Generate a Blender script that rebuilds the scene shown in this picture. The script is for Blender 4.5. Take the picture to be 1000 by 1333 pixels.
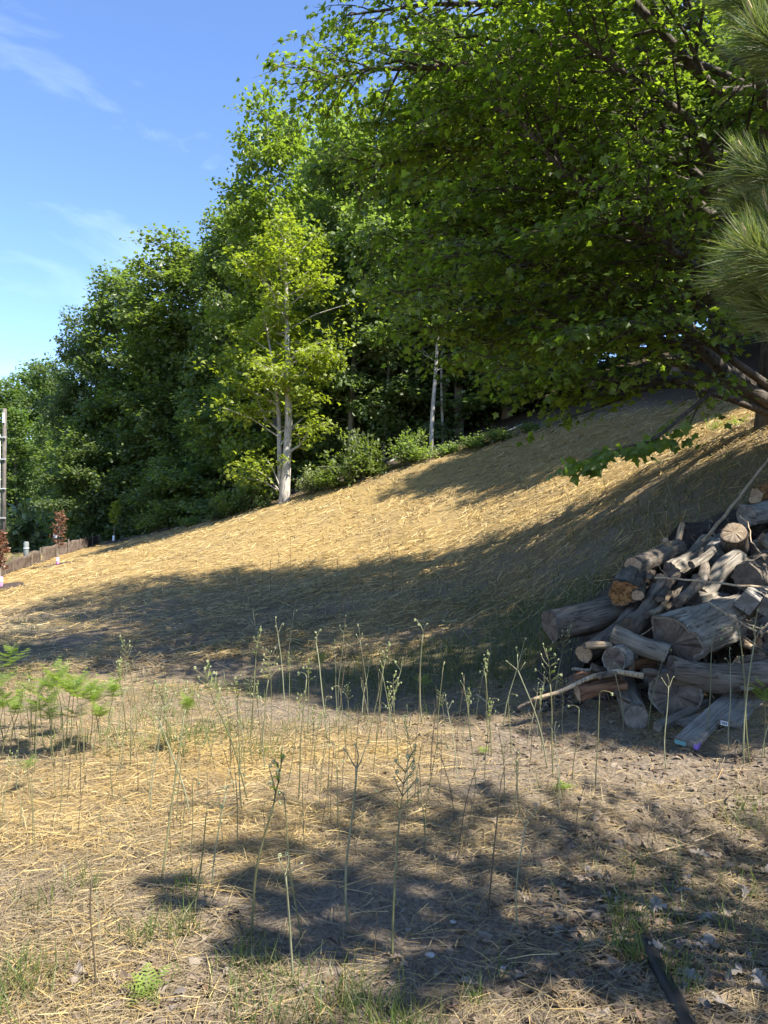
import bpy, math, random
import numpy as np
from mathutils import Vector, Matrix, Quaternion
R = math.radians
sc = bpy.context.scene
for o in list(bpy.data.objects): bpy.data.objects.remove(o)
C = sc.collection

# ------------------------------------------------------------------ camera
F = 1001.0; CU, CV = 500.0, 666.5; EYE = 1.6
PITCH = math.atan(13.5 / F)
cd = bpy.data.cameras.new('camera'); cam = bpy.data.objects.new('camera', cd); C.objects.link(cam)
cam.location = (0, 0, EYE); cam.rotation_euler = (R(90) + PITCH, 0, 0)
cd.sensor_fit = 'VERTICAL'; cd.sensor_height = 36; cd.lens = 36 * F / 1333
cd.clip_start = 0.05; cd.clip_end = 5000
sc.camera = cam

# ------------------------------------------------------------------ light
SUN_EL = R(52); SUN_DIR = Vector((0.845, -0.535, 0)).normalized()      # towards the sun, on the ground plane
sv = Vector((SUN_DIR.x * math.cos(SUN_EL), SUN_DIR.y * math.cos(SUN_EL), math.sin(SUN_EL)))
sd = bpy.data.lights.new('sun', 'SUN'); sd.energy = 5.0; sd.angle = R(0.55); sd.color = (1.0, 0.94, 0.83)
so = bpy.data.objects.new('sun', sd); C.objects.link(so); so.location = (20, -6, 30)
so.rotation_euler = (-sv).to_track_quat('-Z', 'Y').to_euler()
w = bpy.data.worlds.new('World'); sc.world = w; w.use_nodes = True
nt = w.node_tree; nt.nodes.clear()
N = nt.nodes.new; L = nt.links.new
wo = N('ShaderNodeOutputWorld'); bg = N('ShaderNodeBackground'); sky = N('ShaderNodeTexSky')
sky.sky_type = 'NISHITA'; sky.sun_disc = False; sky.sun_elevation = SUN_EL
sky.sun_rotation = math.atan2(SUN_DIR.x, SUN_DIR.y)
sky.air_density = 1.0; sky.dust_density = 0.1; sky.ozone_density = 3.0; sky.altitude = 1200
hs = N('ShaderNodeHueSaturation'); hs.inputs['Saturation'].default_value = 1.08; hs.inputs['Hue'].default_value = 0.506
L(sky.outputs[0], hs.inputs['Color'])
# thin cirrus: wind-stretched noise on the sky direction
tc = N('ShaderNodeTexCoord'); mp = N('ShaderNodeMapping'); mp.inputs['Rotation'].default_value = (0.0, R(30), 0.0); mp.inputs['Scale'].default_value = (1.3, 1.3, 4.0)
mp.inputs['Location'].default_value = (7.7, 0.9, 3.1)
n1 = N('ShaderNodeTexNoise'); n1.inputs['Scale'].default_value = 2.1; n1.inputs['Detail'].default_value = 9; n1.inputs['Roughness'].default_value = 0.55; n1.inputs['Distortion'].default_value = 0.9
mp0 = N('ShaderNodeMapping'); mp0.inputs['Rotation'].default_value = (R(10), 0, R(13)); L(tc.outputs['Generated'], mp0.inputs['Vector']); L(mp0.outputs[0], mp.inputs['Vector']); L(mp.outputs[0], n1.inputs['Vector'])
cr = N('ShaderNodeValToRGB'); cr.color_ramp.elements[0].position = 0.57; cr.color_ramp.elements[1].position = 0.86
cr.color_ramp.elements[0].color = (0, 0, 0, 1); cr.color_ramp.elements[1].color = (.21, .21, .21, 1)
L(n1.outputs['Fac'], cr.inputs['Fac'])
mx = N('ShaderNodeMixRGB'); mx.inputs['Color2'].default_value = (7.2, 8.0, 9.0, 1)
L(cr.outputs[0], mx.inputs['Fac']); L(hs.outputs[0], mx.inputs['Color1']); L(mx.outputs[0], bg.inputs['Color'])
bg.inputs['Strength'].default_value = 0.118
L(bg.outputs[0], wo.inputs['Surface'])
vs = sc.view_settings; vs.view_transform = 'Standard'; vs.look = 'None'; vs.gamma = 1.0; vs.exposure = 1.58; vs.use_curve_mapping = False
sc.render.engine = 'CYCLES'
cy = sc.cycles; cy.max_bounces = 6; cy.diffuse_bounces = 4; cy.glossy_bounces = 2; cy.transmission_bounces = 4; cy.transparent_max_bounces = 6
cy.use_denoising = True; cy.caustics_reflective = False; cy.caustics_refractive = False

# ------------------------------------------------------------------ helpers
np.seterr(over='ignore'); rng = np.random.default_rng(11); rnd = random.Random(5)
def ray(u, v):
    x, y = (u - CU) / F, (CV - v) / F
    d = np.array([x, math.cos(PITCH) - y * math.sin(PITCH), math.sin(PITCH) + y * math.cos(PITCH)])
    return d / d[1]
def at(u, v, Y): return Vector(np.array([0, 0, EYE]) + ray(u, v) * Y)
def tag(o, label=None, cat=None, group=None, kind=None):
    if label: o['label'] = label
    if cat: o['category'] = cat
    if group: o['group'] = group
    if kind: o['kind'] = kind
    return o
def empty(name, loc=(0, 0, 0)):
    o = bpy.data.objects.new(name, None); C.objects.link(o); o.location = loc; o.empty_display_size = .05; return o
def link(name, me, parent=None):
    o = bpy.data.objects.new(name, me); C.objects.link(o); o.parent = parent; return o
def mesh(name, verts, faces, mat=None, smooth=False):
    verts = np.asarray(verts, dtype=np.float32).reshape(-1, 3)
    me = bpy.data.meshes.new(name)
    if isinstance(faces, np.ndarray):
        m, k = faces.shape; flat = faces.astype(np.int32).ravel(); starts = np.arange(m, dtype=np.int32) * k
    else:
        lens = np.fromiter((len(f) for f in faces), dtype=np.int32, count=len(faces)); m = len(lens)
        flat = np.fromiter((i for f in faces for i in f), dtype=np.int32, count=int(lens.sum()))
        starts = np.concatenate([[0], np.cumsum(lens)[:-1]]).astype(np.int32)
    me.vertices.add(len(verts)); me.vertices.foreach_set('co', verts.ravel())
    me.loops.add(len(flat)); me.loops.foreach_set('vertex_index', flat)
    me.polygons.add(m); me.polygons.foreach_set('loop_start', starts)
    me.polygons.foreach_set('use_smooth', np.full(m, bool(smooth)))
    me.update(calc_edges=True)
    if mat: me.materials.append(mat)
    return me
class MB:
    """collects pieces of ONE mesh"""
    def __init__(s): s.v = []; s.f = []; s.n = 0
    def add(s, v, f):
        v = np.asarray(v, float).reshape(-1, 3); s.v.append(v); s.f += [tuple(int(i) + s.n for i in q) for q in f]; s.n += len(v)
    def tube(s, pts, rad, k=6, cap=True):
        pts = np.asarray(pts, float); n = len(pts)
        rad = np.full(n, rad, float) if np.isscalar(rad) else np.asarray(rad, float)
        t = np.gradient(pts, axis=0); t /= np.linalg.norm(t, axis=1)[:, None] + 1e-9
        ref = np.array([0, 0, 1.]) if abs(t[0][2]) < .8 else np.array([1., 0, 0])
        a = np.cross(t, ref); a /= np.linalg.norm(a, axis=1)[:, None] + 1e-9; b = np.cross(t, a)
        th = np.arange(k) * 2 * math.pi / k
        v = pts[:, None, :] + rad[:, None, None] * (np.cos(th)[None, :, None] * a[:, None, :] + np.sin(th)[None, :, None] * b[:, None, :])
        f = [(i * k + j, i * k + (j + 1) % k, (i + 1) * k + (j + 1) % k, (i + 1) * k + j) for i in range(n - 1) for j in range(k)]
        if cap: f += [tuple(range(k))[::-1], tuple((n - 1) * k + j for j in range(k))]
        s.add(v, f)
    def box(s, x0, x1, y0, y1, z0, z1):
        v = [(x, y, z) for x in (x0, x1) for y in (y0, y1) for z in (z0, z1)]
        s.add(v, [(0, 1, 3, 2), (4, 6, 7, 5), (0, 4, 5, 1), (2, 3, 7, 6), (0, 2, 6, 4), (1, 5, 7, 3)])
    def me(s, name, mat, smooth=True): return mesh(name, np.concatenate(s.v), s.f, mat, smooth)
def _hash(ix, iy, seed):
    h = (ix.astype(np.int64) * 374761393 + iy.astype(np.int64) * 668265263 + seed * 1442695041) & 0xffffffff
    h = ((h ^ (h >> 13)) * 1274126177) & 0xffffffff
    return ((h ^ (h >> 16)) & 0xffff) / 65535.0
def vnoise(x, y, s=0):
    x = np.asarray(x, float); y = np.asarray(y, float)
    ix, iy = np.floor(x), np.floor(y); fx, fy = x - ix, y - iy
    fx = fx * fx * (3 - 2 * fx); fy = fy * fy * (3 - 2 * fy)
    a = _hash(ix, iy, s); b = _hash(ix + 1, iy, s); c = _hash(ix, iy + 1, s); d = _hash(ix + 1, iy + 1, s)
    return (a * (1 - fx) + b * fx) * (1 - fy) + (c * (1 - fx) + d * fx) * fy
def fbm(x, y, s=0, o=4):
    r = 0; am = .5
    for i in range(o): r = r + am * vnoise(x * 2 ** i, y * 2 ** i, s + i); am *= .5
    return r

# ------------------------------------------------------------------ materials
def newmat(name):
    m = bpy.data.materials.new(name); m.use_nodes = True; t = m.node_tree; t.nodes.clear(); return m, t
def nd(t, kind, **kw):
    n = t.nodes.new(kind)
    for k, v in kw.items():
        if k.startswith('_'): setattr(n, k[1:], v)
        else: n.inputs[k].default_value = v
    return n
def ramp(t, stops):
    n = t.nodes.new('ShaderNodeValToRGB'); e = n.color_ramp.elements
    while len(e) < len(stops): e.new(0.5)
    for q, (p, c) in zip(e, stops): q.position = p; q.color = (*c, 1)
    return n
def leafmat(name, cols, trans=.42, rough=.42, spec=.35, tint=(1.5, 1.7, .55), hvar=.0):
    m, t = newmat(name); l = t.links.new
    g = nd(t, 'ShaderNodeNewGeometry'); oi = nd(t, 'ShaderNodeObjectInfo')
    r = ramp(t, [(i / (len(cols) - 1), c) for i, c in enumerate(cols)]); l(g.outputs['Random Per Island'], r.inputs['Fac'])
    h = nd(t, 'ShaderNodeHueSaturation'); mr = nd(t, 'ShaderNodeMapRange'); mr.inputs['To Min'].default_value = 1 - hvar; mr.inputs['To Max'].default_value = 1 + hvar
    l(oi.outputs['Random'], mr.inputs['Value']); l(mr.outputs[0], h.inputs['Value']); l(r.outputs[0], h.inputs['Color'])
    p = nd(t, 'ShaderNodeBsdfPrincipled', Roughness=rough); p.inputs['Specular IOR Level'].default_value = spec
    l(h.outputs[0], p.inputs['Base Color'])
    tl = nd(t, 'ShaderNodeBsdfTranslucent'); mu = nd(t, 'ShaderNodeMixRGB', _blend_type='MULTIPLY'); mu.inputs['Fac'].default_value = 1
    mu.inputs['Color2'].default_value = (*tint, 1); l(h.outputs[0], mu.inputs['Color1']); l(mu.outputs[0], tl.inputs['Color'])
    mi = nd(t, 'ShaderNodeMixShader'); mi.inputs[0].default_value = trans; l(p.outputs[0], mi.inputs[1]); l(tl.outputs[0], mi.inputs[2])
    o = nd(t, 'ShaderNodeOutputMaterial'); l(mi.outputs[0], o.inputs['Surface'])
    return m
def grainmat(name, cols, scale=(14, 14, 1.6), bump=.5, rough=.85, rings=False, bdist=.01, crack=0.0):
    """streaky wood / bark: noise stretched along the local Z axis; rings=True for a sawn end"""
    m, t = newmat(name); l = t.links.new
    tc = nd(t, 'ShaderNodeTexCoord'); oi = nd(t, 'ShaderNodeObjectInfo')
    mul = nd(t, 'ShaderNodeMath', _operation='MULTIPLY'); mul.inputs[1].default_value = 37.0; l(oi.outputs['Random'], mul.inputs[0])
    if rings:
        sx = nd(t, 'ShaderNodeSeparateXYZ'); l(tc.outputs['Object'], sx.inputs[0])
        cb = nd(t, 'ShaderNodeCombineXYZ'); l(sx.outputs[0], cb.inputs[0]); l(sx.outputs[1], cb.inputs[1])
        wv = nd(t, 'ShaderNodeTexWave', _wave_type='RINGS', _rings_direction='Z', Scale=26.0, Distortion=3.0, Detail=3.0); l(cb.outputs[0], wv.inputs['Vector'])
        nz = nd(t, 'ShaderNodeTexNoise', Scale=9.0, Detail=8.0, Roughness=.65); l(tc.outputs['Object'], nz.inputs['Vector'])
        mm = nd(t, 'ShaderNodeMath', _operation='MULTIPLY_ADD'); mm.inputs[1].default_value = .10; l(wv.outputs['Fac'], mm.inputs[0])
        m2 = nd(t, 'ShaderNodeMath', _operation='MULTIPLY'); m2.inputs[1].default_value = .9; l(nz.outputs['Fac'], m2.inputs[0]); l(m2.outputs[0], mm.inputs[2])
        fac = mm.outputs[0]
    else:
        mp = nd(t, 'ShaderNodeMapping', Scale=scale); l(tc.outputs['Object'], mp.inputs['Vector'])
        cb = nd(t, 'ShaderNodeCombineXYZ'); l(mul.outputs[0], cb.inputs[0]); l(mul.outputs[0], cb.inputs[2])
        l(cb.outputs[0], mp.inputs['Location'])
        nz = nd(t, 'ShaderNodeTexNoise', Scale=1.6, Detail=10.0, Roughness=.68, Distortion=.35); l(mp.outputs[0], nz.inputs['Vector'])
        n2 = nd(t, 'ShaderNodeTexNoise', Scale=5.0, Detail=4.0); l(tc.outputs['Object'], n2.inputs['Vector'])
        mm = nd(t, 'ShaderNodeMath', _operation='MULTIPLY_ADD'); mm.inputs[1].default_value = .45; l(n2.outputs['Fac'], mm.inputs[0])
        m2 = nd(t, 'ShaderNodeMath', _operation='MULTIPLY'); m2.inputs[1].default_value = .6; l(nz.outputs['Fac'], m2.inputs[0]); l(m2.outputs[0], mm.inputs[2])
        fac = mm.outputs[0]
    r = ramp(t, [(.32 + .4 * i / (len(cols) - 1), c) for i, c in enumerate(cols)]); l(fac, r.inputs['Fac'])
    # drying cracks: along the grain, or radial on a sawn end
    if rings:
        a2 = nd(t, 'ShaderNodeMath', _operation='ARCTAN2'); l(sx.outputs[0], a2.inputs[0]); l(sx.outputs[1], a2.inputs[1])
        cc = nd(t, 'ShaderNodeCombineXYZ'); l(a2.outputs[0], cc.inputs[0]); l(mul.outputs[0], cc.inputs[1]); cz = nd(t, 'ShaderNodeTexNoise', Scale=4.2, Detail=3.0, Roughness=.7); l(cc.outputs[0], cz.inputs['Vector'])
    else:
        m3 = nd(t, 'ShaderNodeMapping', Scale=(scale[0] * 3.2, scale[1] * 3.2, scale[2] * 1.1)); l(tc.outputs['Object'], m3.inputs['Vector']); l(cb.outputs[0], m3.inputs['Location'])
        cz = nd(t, 'ShaderNodeTexNoise', Scale=1.3, Detail=4.0, Roughness=.6, Distortion=.6); l(m3.outputs[0], cz.inputs['Vector'])
    ck = ramp(t, [(.36, (.28, .26, .24)), (.46, (1, 1, 1))]); l(cz.outputs['Fac'], ck.inputs[0])
    mk = nd(t, 'ShaderNodeMixRGB', _blend_type='MULTIPLY'); mk.inputs[0].default_value = .85; l(r.outputs[0], mk.inputs[1]); l(ck.outputs[0], mk.inputs[2])
    p = nd(t, 'ShaderNodeBsdfPrincipled', Roughness=rough); p.inputs['Specular IOR Level'].default_value = .2; l(mk.outputs[0], p.inputs['Base Color'])
    hm = nd(t, 'ShaderNodeMath', _operation='MULTIPLY'); l(fac, hm.inputs[0]); l(ck.outputs[0], hm.inputs[1])
    b = nd(t, 'ShaderNodeBump', Strength=bump, Distance=bdist); l(hm.outputs[0], b.inputs['Height']); l(b.outputs[0], p.inputs['Normal'])
    o = nd(t, 'ShaderNodeOutputMaterial'); l(p.outputs[0], o.inputs['Surface'])
    return m
def plain(name, cols, rough=.7, scale=12, spec=.3, bump=.2):
    m, t = newmat(name); l = t.links.new
    tc = nd(t, 'ShaderNodeTexCoord'); nz = nd(t, 'ShaderNodeTexNoise', Scale=scale, Detail=6.0); l(tc.outputs['Object'], nz.inputs['Vector'])
    r = ramp(t, [(.3 + .4 * i / (len(cols) - 1), c) for i, c in enumerate(cols)]); l(nz.outputs['Fac'], r.inputs['Fac'])
    p = nd(t, 'ShaderNodeBsdfPrincipled', Roughness=rough); p.inputs['Specular IOR Level'].default_value = spec; l(r.outputs[0], p.inputs['Base Color'])
    b = nd(t, 'ShaderNodeBump', Strength=bump, Distance=.004); l(nz.outputs['Fac'], b.inputs['Height']); l(b.outputs[0], p.inputs['Normal'])
    o = nd(t, 'ShaderNodeOutputMaterial'); l(p.outputs[0], o.inputs['Surface'])
    return m

M = {}
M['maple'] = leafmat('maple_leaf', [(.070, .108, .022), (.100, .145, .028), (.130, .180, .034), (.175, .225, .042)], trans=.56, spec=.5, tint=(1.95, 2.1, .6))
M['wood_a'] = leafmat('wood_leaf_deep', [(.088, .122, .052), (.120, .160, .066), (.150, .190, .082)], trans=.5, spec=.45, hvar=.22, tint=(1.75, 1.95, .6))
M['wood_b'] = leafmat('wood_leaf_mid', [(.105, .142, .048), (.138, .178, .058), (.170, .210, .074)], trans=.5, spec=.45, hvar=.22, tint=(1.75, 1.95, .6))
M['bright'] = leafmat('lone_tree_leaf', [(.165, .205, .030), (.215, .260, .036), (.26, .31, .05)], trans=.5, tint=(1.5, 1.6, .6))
M['light'] = leafmat('yellow_green_leaf', [(.13, .175, .040), (.17, .22, .048), (.21, .26, .060)], trans=.5)  # lighter yellow-green tones over the whole crown
M['far'] = leafmat('far_leaf', [(.075, .115, .035), (.105, .155, .046), (.135, .185, .060)], trans=.42, hvar=.2)
M['willow'] = leafmat('pale_bush_leaf', [(.14, .17, .075), (.19, .22, .10), (.24, .27, .13)], trans=.3)
M['copper'] = leafmat('copper_leaf', [(.16, .085, .06), (.22, .13, .085), (.25, .18, .11)], trans=.35, tint=(1.5, .9, .7))
M['fern'] = leafmat('fern_leaf', [(.16, .22, .05), (.20, .265, .06), (.25, .31, .08)], trans=.5)
M['needle'] = leafmat('pine_needle', [(.075, .11, .036), (.11, .15, .052), (.16, .19, .085), (.20, .18, .09)], trans=.3, rough=.5, spec=.3)
M['grass'] = leafmat('grass_blade', [(.07, .11, .025), (.10, .14, .035), (.19, .19, .07)], trans=.35)
M['weed'] = leafmat('field_weed', [(.05, .075, .022), (.08, .105, .03), (.15, .14, .06)], trans=.3)
M['straw'] = leafmat('straw_strand', [(.20, .13, .05), (.35, .24, .088), (.46, .335, .135), (.54, .42, .20)], trans=.18, rough=.5, spec=.35, tint=(1.1, 1, .8))
M['thatch'] = leafmat('dead_grass', [(.13, .095, .055), (.22, .17, .10), (.32, .26, .16)], trans=.12, rough=.7, spec=.15, tint=(1.1, 1, .8))
M['deadleaf'] = leafmat('dead_leaf', [(.12, .09, .07), (.19, .155, .125), (.27, .235, .20), (.15, .09, .055)], trans=.12, rough=.55, spec=.3, tint=(1.1, 1, .8))
M['litter'] = leafmat('leaf_litter', [(.09, .065, .045), (.16, .12, .085), (.23, .19, .15), (.13, .075, .045)], trans=.1, rough=.65, spec=.2, tint=(1.1, 1, .8))
M['bark_dark'] = grainmat('maple_bark', [(.035, .028, .022), (.085, .07, .055), (.15, .13, .11)], (9, 9, 1.6), bump=.8, bdist=.02)
M['bark_grey'] = grainmat('tree_bark', [(.10, .085, .07), (.21, .185, .155), (.32, .29, .25)], (8, 8, 1.4), bump=.7, bdist=.02)
M['bark_pale'] = grainmat('pale_bark', [(.20, .18, .15), (.38, .35, .31), (.50, .48, .44)], (8, 8, 2.0), bump=.4)
M['bark_pine'] = grainmat('pine_bark', [(.06, .035, .022), (.17, .10, .065), (.27, .18, .13)], (12, 12, 4), bump=.9, bdist=.02)
M['w_grey'] = grainmat('weathered_wood', [(.07, .06, .05), (.205, .178, .142), (.36, .32, .265)], (16, 16, 1.3), bump=.8)
M['w_blue'] = grainmat('blue_grey_wood', [(.09, .083, .074), (.215, .20, .18), (.37, .345, .315)], (12, 12, 1.8), bump=.7)
M['w_brown'] = grainmat('brown_wood', [(.055, .044, .034), (.145, .118, .093), (.25, .215, .178)], (15, 15, 1.4), bump=.8)
M['w_tan'] = grainmat('tan_wood', [(.18, .12, .07), (.36, .27, .175), (.50, .41, .30)], (15, 15, 1.4), bump=.5)
M['w_bark'] = grainmat('log_bark', [(.035, .028, .022), (.10, .08, .063), (.19, .165, .14)], (18, 18, 5), bump=1.0, bdist=.015)
M['w_red'] = grainmat('red_bark', [(.09, .04, .022), (.22, .115, .065), (.33, .21, .14)], (14, 14, 1.5), bump=.7)
M['w_rot'] = grainmat('rotten_orange_wood', [(.06, .028, .012), (.22, .11, .04), (.36, .21, .095)], (9, 9, 5), bump=1.0, bdist=.02)
M['end_tan'] = grainmat('sawn_end_tan', [(.17, .115, .068), (.34, .25, .165), (.46, .36, .25)], rings=True, bump=.3)
M['end_grey'] = grainmat('sawn_end_grey', [(.085, .072, .06), (.19, .165, .14), (.30, .275, .245)], rings=True, bump=.5)
M['end_dark'] = grainmat('sawn_end_dark', [(.05, .038, .03), (.12, .095, .075), (.20, .165, .135)], rings=True, bump=.5)
M['board'] = grainmat('weathered_board', [(.12, .10, .08), (.25, .22, .185), (.35, .32, .28)], (22, 22, 1.1), bump=.35)
M['stem'] = plain('bracken_stem', [(.10, .10, .045), (.16, .155, .075)], rough=.5)
M['stem_pale'] = plain('bracken_stem_pale', [(.15, .15, .085), (.23, .23, .14)], rough=.55)
M['stem_dark'] = plain('bracken_stem_dark', [(.06, .045, .03), (.12, .09, .055)], rough=.6)
M['bud'] = plain('fiddlehead_down', [(.20, .22, .10), (.34, .36, .20)], rough=.9, scale=60)
M['candle'] = plain('pine_candle', [(.30, .20, .11), (.46, .34, .20)], rough=.8, scale=80)
M['fabric'] = grainmat('silt_fabric', [(.075, .055, .045), (.115, .088, .072), (.15, .12, .10)], (2, 2, 3), bump=.2)
M['stake'] = grainmat('stake_wood', [(.10, .075, .055), (.2, .16, .12), (.3, .25, .2)], bump=.3)
M['pole'] = grainmat('pole_wood', [(.07, .06, .055), (.13, .115, .10), (.19, .175, .16)], (10, 10, .6), bump=.4)
M['metal'] = plain('galvanised', [(.45, .46, .48), (.58, .59, .6)], rough=.4)
M['white'] = plain('white_plastic', [(.72, .73, .76), (.82, .83, .85)], rough=.5, bump=.05)
M['pink'] = plain('pink_tape', [(.72, .22, .42), (.85, .36, .55)], rough=.6, bump=.05)
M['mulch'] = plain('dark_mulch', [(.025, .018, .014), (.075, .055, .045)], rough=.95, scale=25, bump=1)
M['black'] = plain('black_pipe', [(.012, .012, .014), (.03, .03, .033)], rough=.45, scale=5)
M['purple'] = plain('purple_paint', [(.25, .13, .48), (.38, .24, .62)], rough=.6)
M['teal'] = plain('teal_paint', [(.10, .28, .30), (.2, .4, .42)], rough=.6)
M['ink'] = plain('label_print', [(.05, .05, .06), (.12, .12, .13)], rough=.6)
M['stone'] = plain('pebble', [(.30, .27, .24), (.46, .43, .40)], rough=.8)
M['road'] = plain('road_surface', [(.10, .10, .105), (.16, .16, .165)], rough=.9, scale=3)
M['rock'] = plain('grey_green_box', [(.14, .16, .155), (.2, .22, .215)], rough=.6)
M['chip'] = plain('wood_chip', [(.22, .13, .075), (.42, .28, .18)], rough=.9, scale=30)

# ------------------------------------------------------------------ ground
cp = [at(*q) for q in [(0, 790, 17), (0, 755, 22), (75, 737, 28), (148, 706, 36), (250, 683, 33), (370, 651, 28), (480, 622, 26), (600, 587, 25.5), (750, 548, 23.5),
      (930, 520, 20), (500, 800, 11), (500, 700, 19), (250, 750, 17.5), (700, 750, 10.5), (850, 680, 9.5), (950, 622, 9.5), (997, 556, 10.8), (300, 850, 9.6), (700, 650, 17), (850, 600, 15), (0, 890, 8.0),
      (5, 722, 42)]]
cp = [tuple(p) for p in cp] + [(0, 0, 0), (-2, 2.5, 0), (2, 2.5, .05), (0, 3.5, 0), (-3, 4, -.05), (0, 6, .02), (-3, 6.3, -.05), (2.3, 5.7, .10), (3.3, 6.6, .5), (4.5, 6.5, .9), (3, 4, .08), (-6, 3, -.2), (0, -8, -.1), (8, 0, .5), (8, 5, 1.6),
      (12, 9, 4.2), (12, 17, 5.5), (-14, 10, -.5), (-18, 30, -.6), (-25, 60, -.8), (-60, 80, -.8), (-8, 60, 1.0), (2, 40, 6.5), (14, 34, 9.5), (10, 60, 11), (30, 30, 13), (30, 0, 3), (60, 60, 18), (-40, 0, -1), (-120, 0, -1.5), (0, -60, -1.5), (60, -30, 2),
      (-120, 140, -1), (0, 140, 10), (100, 140, 18), (140, 20, 12), (0, -140, -2), (-300, 300, -2), (300, 300, 16), (300, -300, 0), (-300, -300, -2), (0, 320, 6), (320, 0, 8), (-320, 0, -2)]
cp = np.array(cp, float)
def _tps():
    P = cp[:, :2] / 10; n = len(P)
    d = np.linalg.norm(P[:, None] - P[None], axis=2); K = np.where(d > 0, d * d * np.log(d + 1e-12), 0) + np.eye(n) * .004
    A = np.zeros((n + 3, n + 3)); A[:n, :n] = K; A[:n, n] = 1; A[:n, n + 1:] = P; A[n, :n] = 1; A[n + 1:, :n] = P.T
    return np.linalg.solve(A, np.concatenate([cp[:, 2], np.zeros(3)])), P
_W, _P = _tps()
def H0(x, y):
    x = np.clip(np.asarray(x, float), -320, 320); y = np.clip(np.asarray(y, float), -300, 320); sh = x.shape
    q = np.stack([x.ravel(), y.ravel()], 1) / 10; out = np.empty(len(q))
    for i in range(0, len(q), 40000):
        b = q[i:i + 40000]; d2 = ((b[:, None] - _P[None]) ** 2).sum(2)
        out[i:i + 40000] = (.5 * d2 * np.log(d2 + 1e-12)) @ _W[:len(_P)] + _W[len(_P)] + b @ _W[len(_P) + 1:]
    return out.reshape(sh)
def H(x, y):
    x = np.asarray(x, float); y = np.asarray(y, float)
    r = np.hypot(x, y); fade = 1 / (1 + (r / 60) ** 2)
    return H0(x, y) + fade * ((fbm(x * 1.1, y * 1.1, 3) - .47) * .17 + (fbm(x * 5, y * 5, 9, 3) - .44) * .05 + (vnoise(x * 17, y * 17, 21) - .5) * .014)
def hz(x, y): return float(H(np.array([x]), np.array([y]))[0])
def gp(u, v, ymax=70):
    d = ray(u, v); Y = np.concatenate([np.linspace(1.5, 12, 700), np.linspace(12, ymax, 900)])
    z = EYE + d[2] * Y; g = H(d[0] * Y, Y); k = np.argmax(z <= g)
    if not (z <= g).any(): k = len(Y) - 1
    return Vector((d[0] * Y[k], Y[k], g[k]))
# line of the wood's edge: y of the edge as a function of x
edge = np.array([tuple(at(*q))[:2] for q in [(-60, 735, 46), (60, 715, 42), (140, 706, 38), (250, 682, 34), (370, 650, 28.6), (480, 620, 26.4), (600, 585, 26), (750, 545, 24), (930, 517, 20.6)]] + [(12, 18), (16, 12), (22, 6), (40, 2)])
def edge_y(x): return np.interp(x, edge[:, 0], edge[:, 1])
def straw_amount(x, y):
    """how much straw lies here: 1 thick, 0 bare sand"""
    x = np.asarray(x, float); y = np.asarray(y, float)
    s = .35 + 1.25 * (fbm(x * .9 + 4, y * .9, 31) - .28)
    s = np.where(y > 9, np.maximum(s, np.minimum(.95, .62 + .25 * (y - 9) / 6) + .5 * (fbm(x * .6 + 3, y * .6, 37) - .5)), s)
    for cx, cy_, rx, ry, a in [(.45, 3.0, .85, .55, 1.0), (1.5, 3.6, .8, .6, .55), (.1, 2.5, .7, .35, .5), (.9, 2.4, .5, .4, .7), (1.0, 4.6, 1.6, .35, .35), (2.0, 5.2, 1.2, .6, .45), (-5, 10.2, 2.5, .9, .5), (-1.2, 8.6, 2.2, .8, .35)]:
        s = s - a * np.exp(-((x - cx) / rx) ** 2 - ((y - cy_) / ry) ** 2)
    s = s + .45 * np.exp(-((x + 1.1) / 1.0) ** 2 - ((y - 4.4) / 1.2) ** 2) + .35 * np.exp(-((x - .15) / .6) ** 2 - ((y - 4.3) / .5) ** 2)
    s = s - .6 / (1 + np.exp(-(x - 1.3 - .35 * (y - 2.4)) * 6)) * (y < 5.2)
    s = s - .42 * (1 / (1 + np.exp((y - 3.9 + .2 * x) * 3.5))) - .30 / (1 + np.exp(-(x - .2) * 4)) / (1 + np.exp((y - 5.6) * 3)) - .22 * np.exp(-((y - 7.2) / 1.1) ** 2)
    thin = 1 / (1 + np.exp(-(y - 6.8) * 2.5)) / (1 + np.exp((y - 13.2 + .38 * x) * 1.3)); s = s * (1 - thin) + thin * np.clip(.18 + 1.5 * (fbm(x * .8, y * .8, 41) - .47), .05, .75)  # sparse straw, thinned further so the ground colour deepens the maple's shade
    s = s * (1 / (1 + np.exp((y - edge_y(x) + .3) * 2.5)))
    return np.clip(s, 0, 1)
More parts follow.
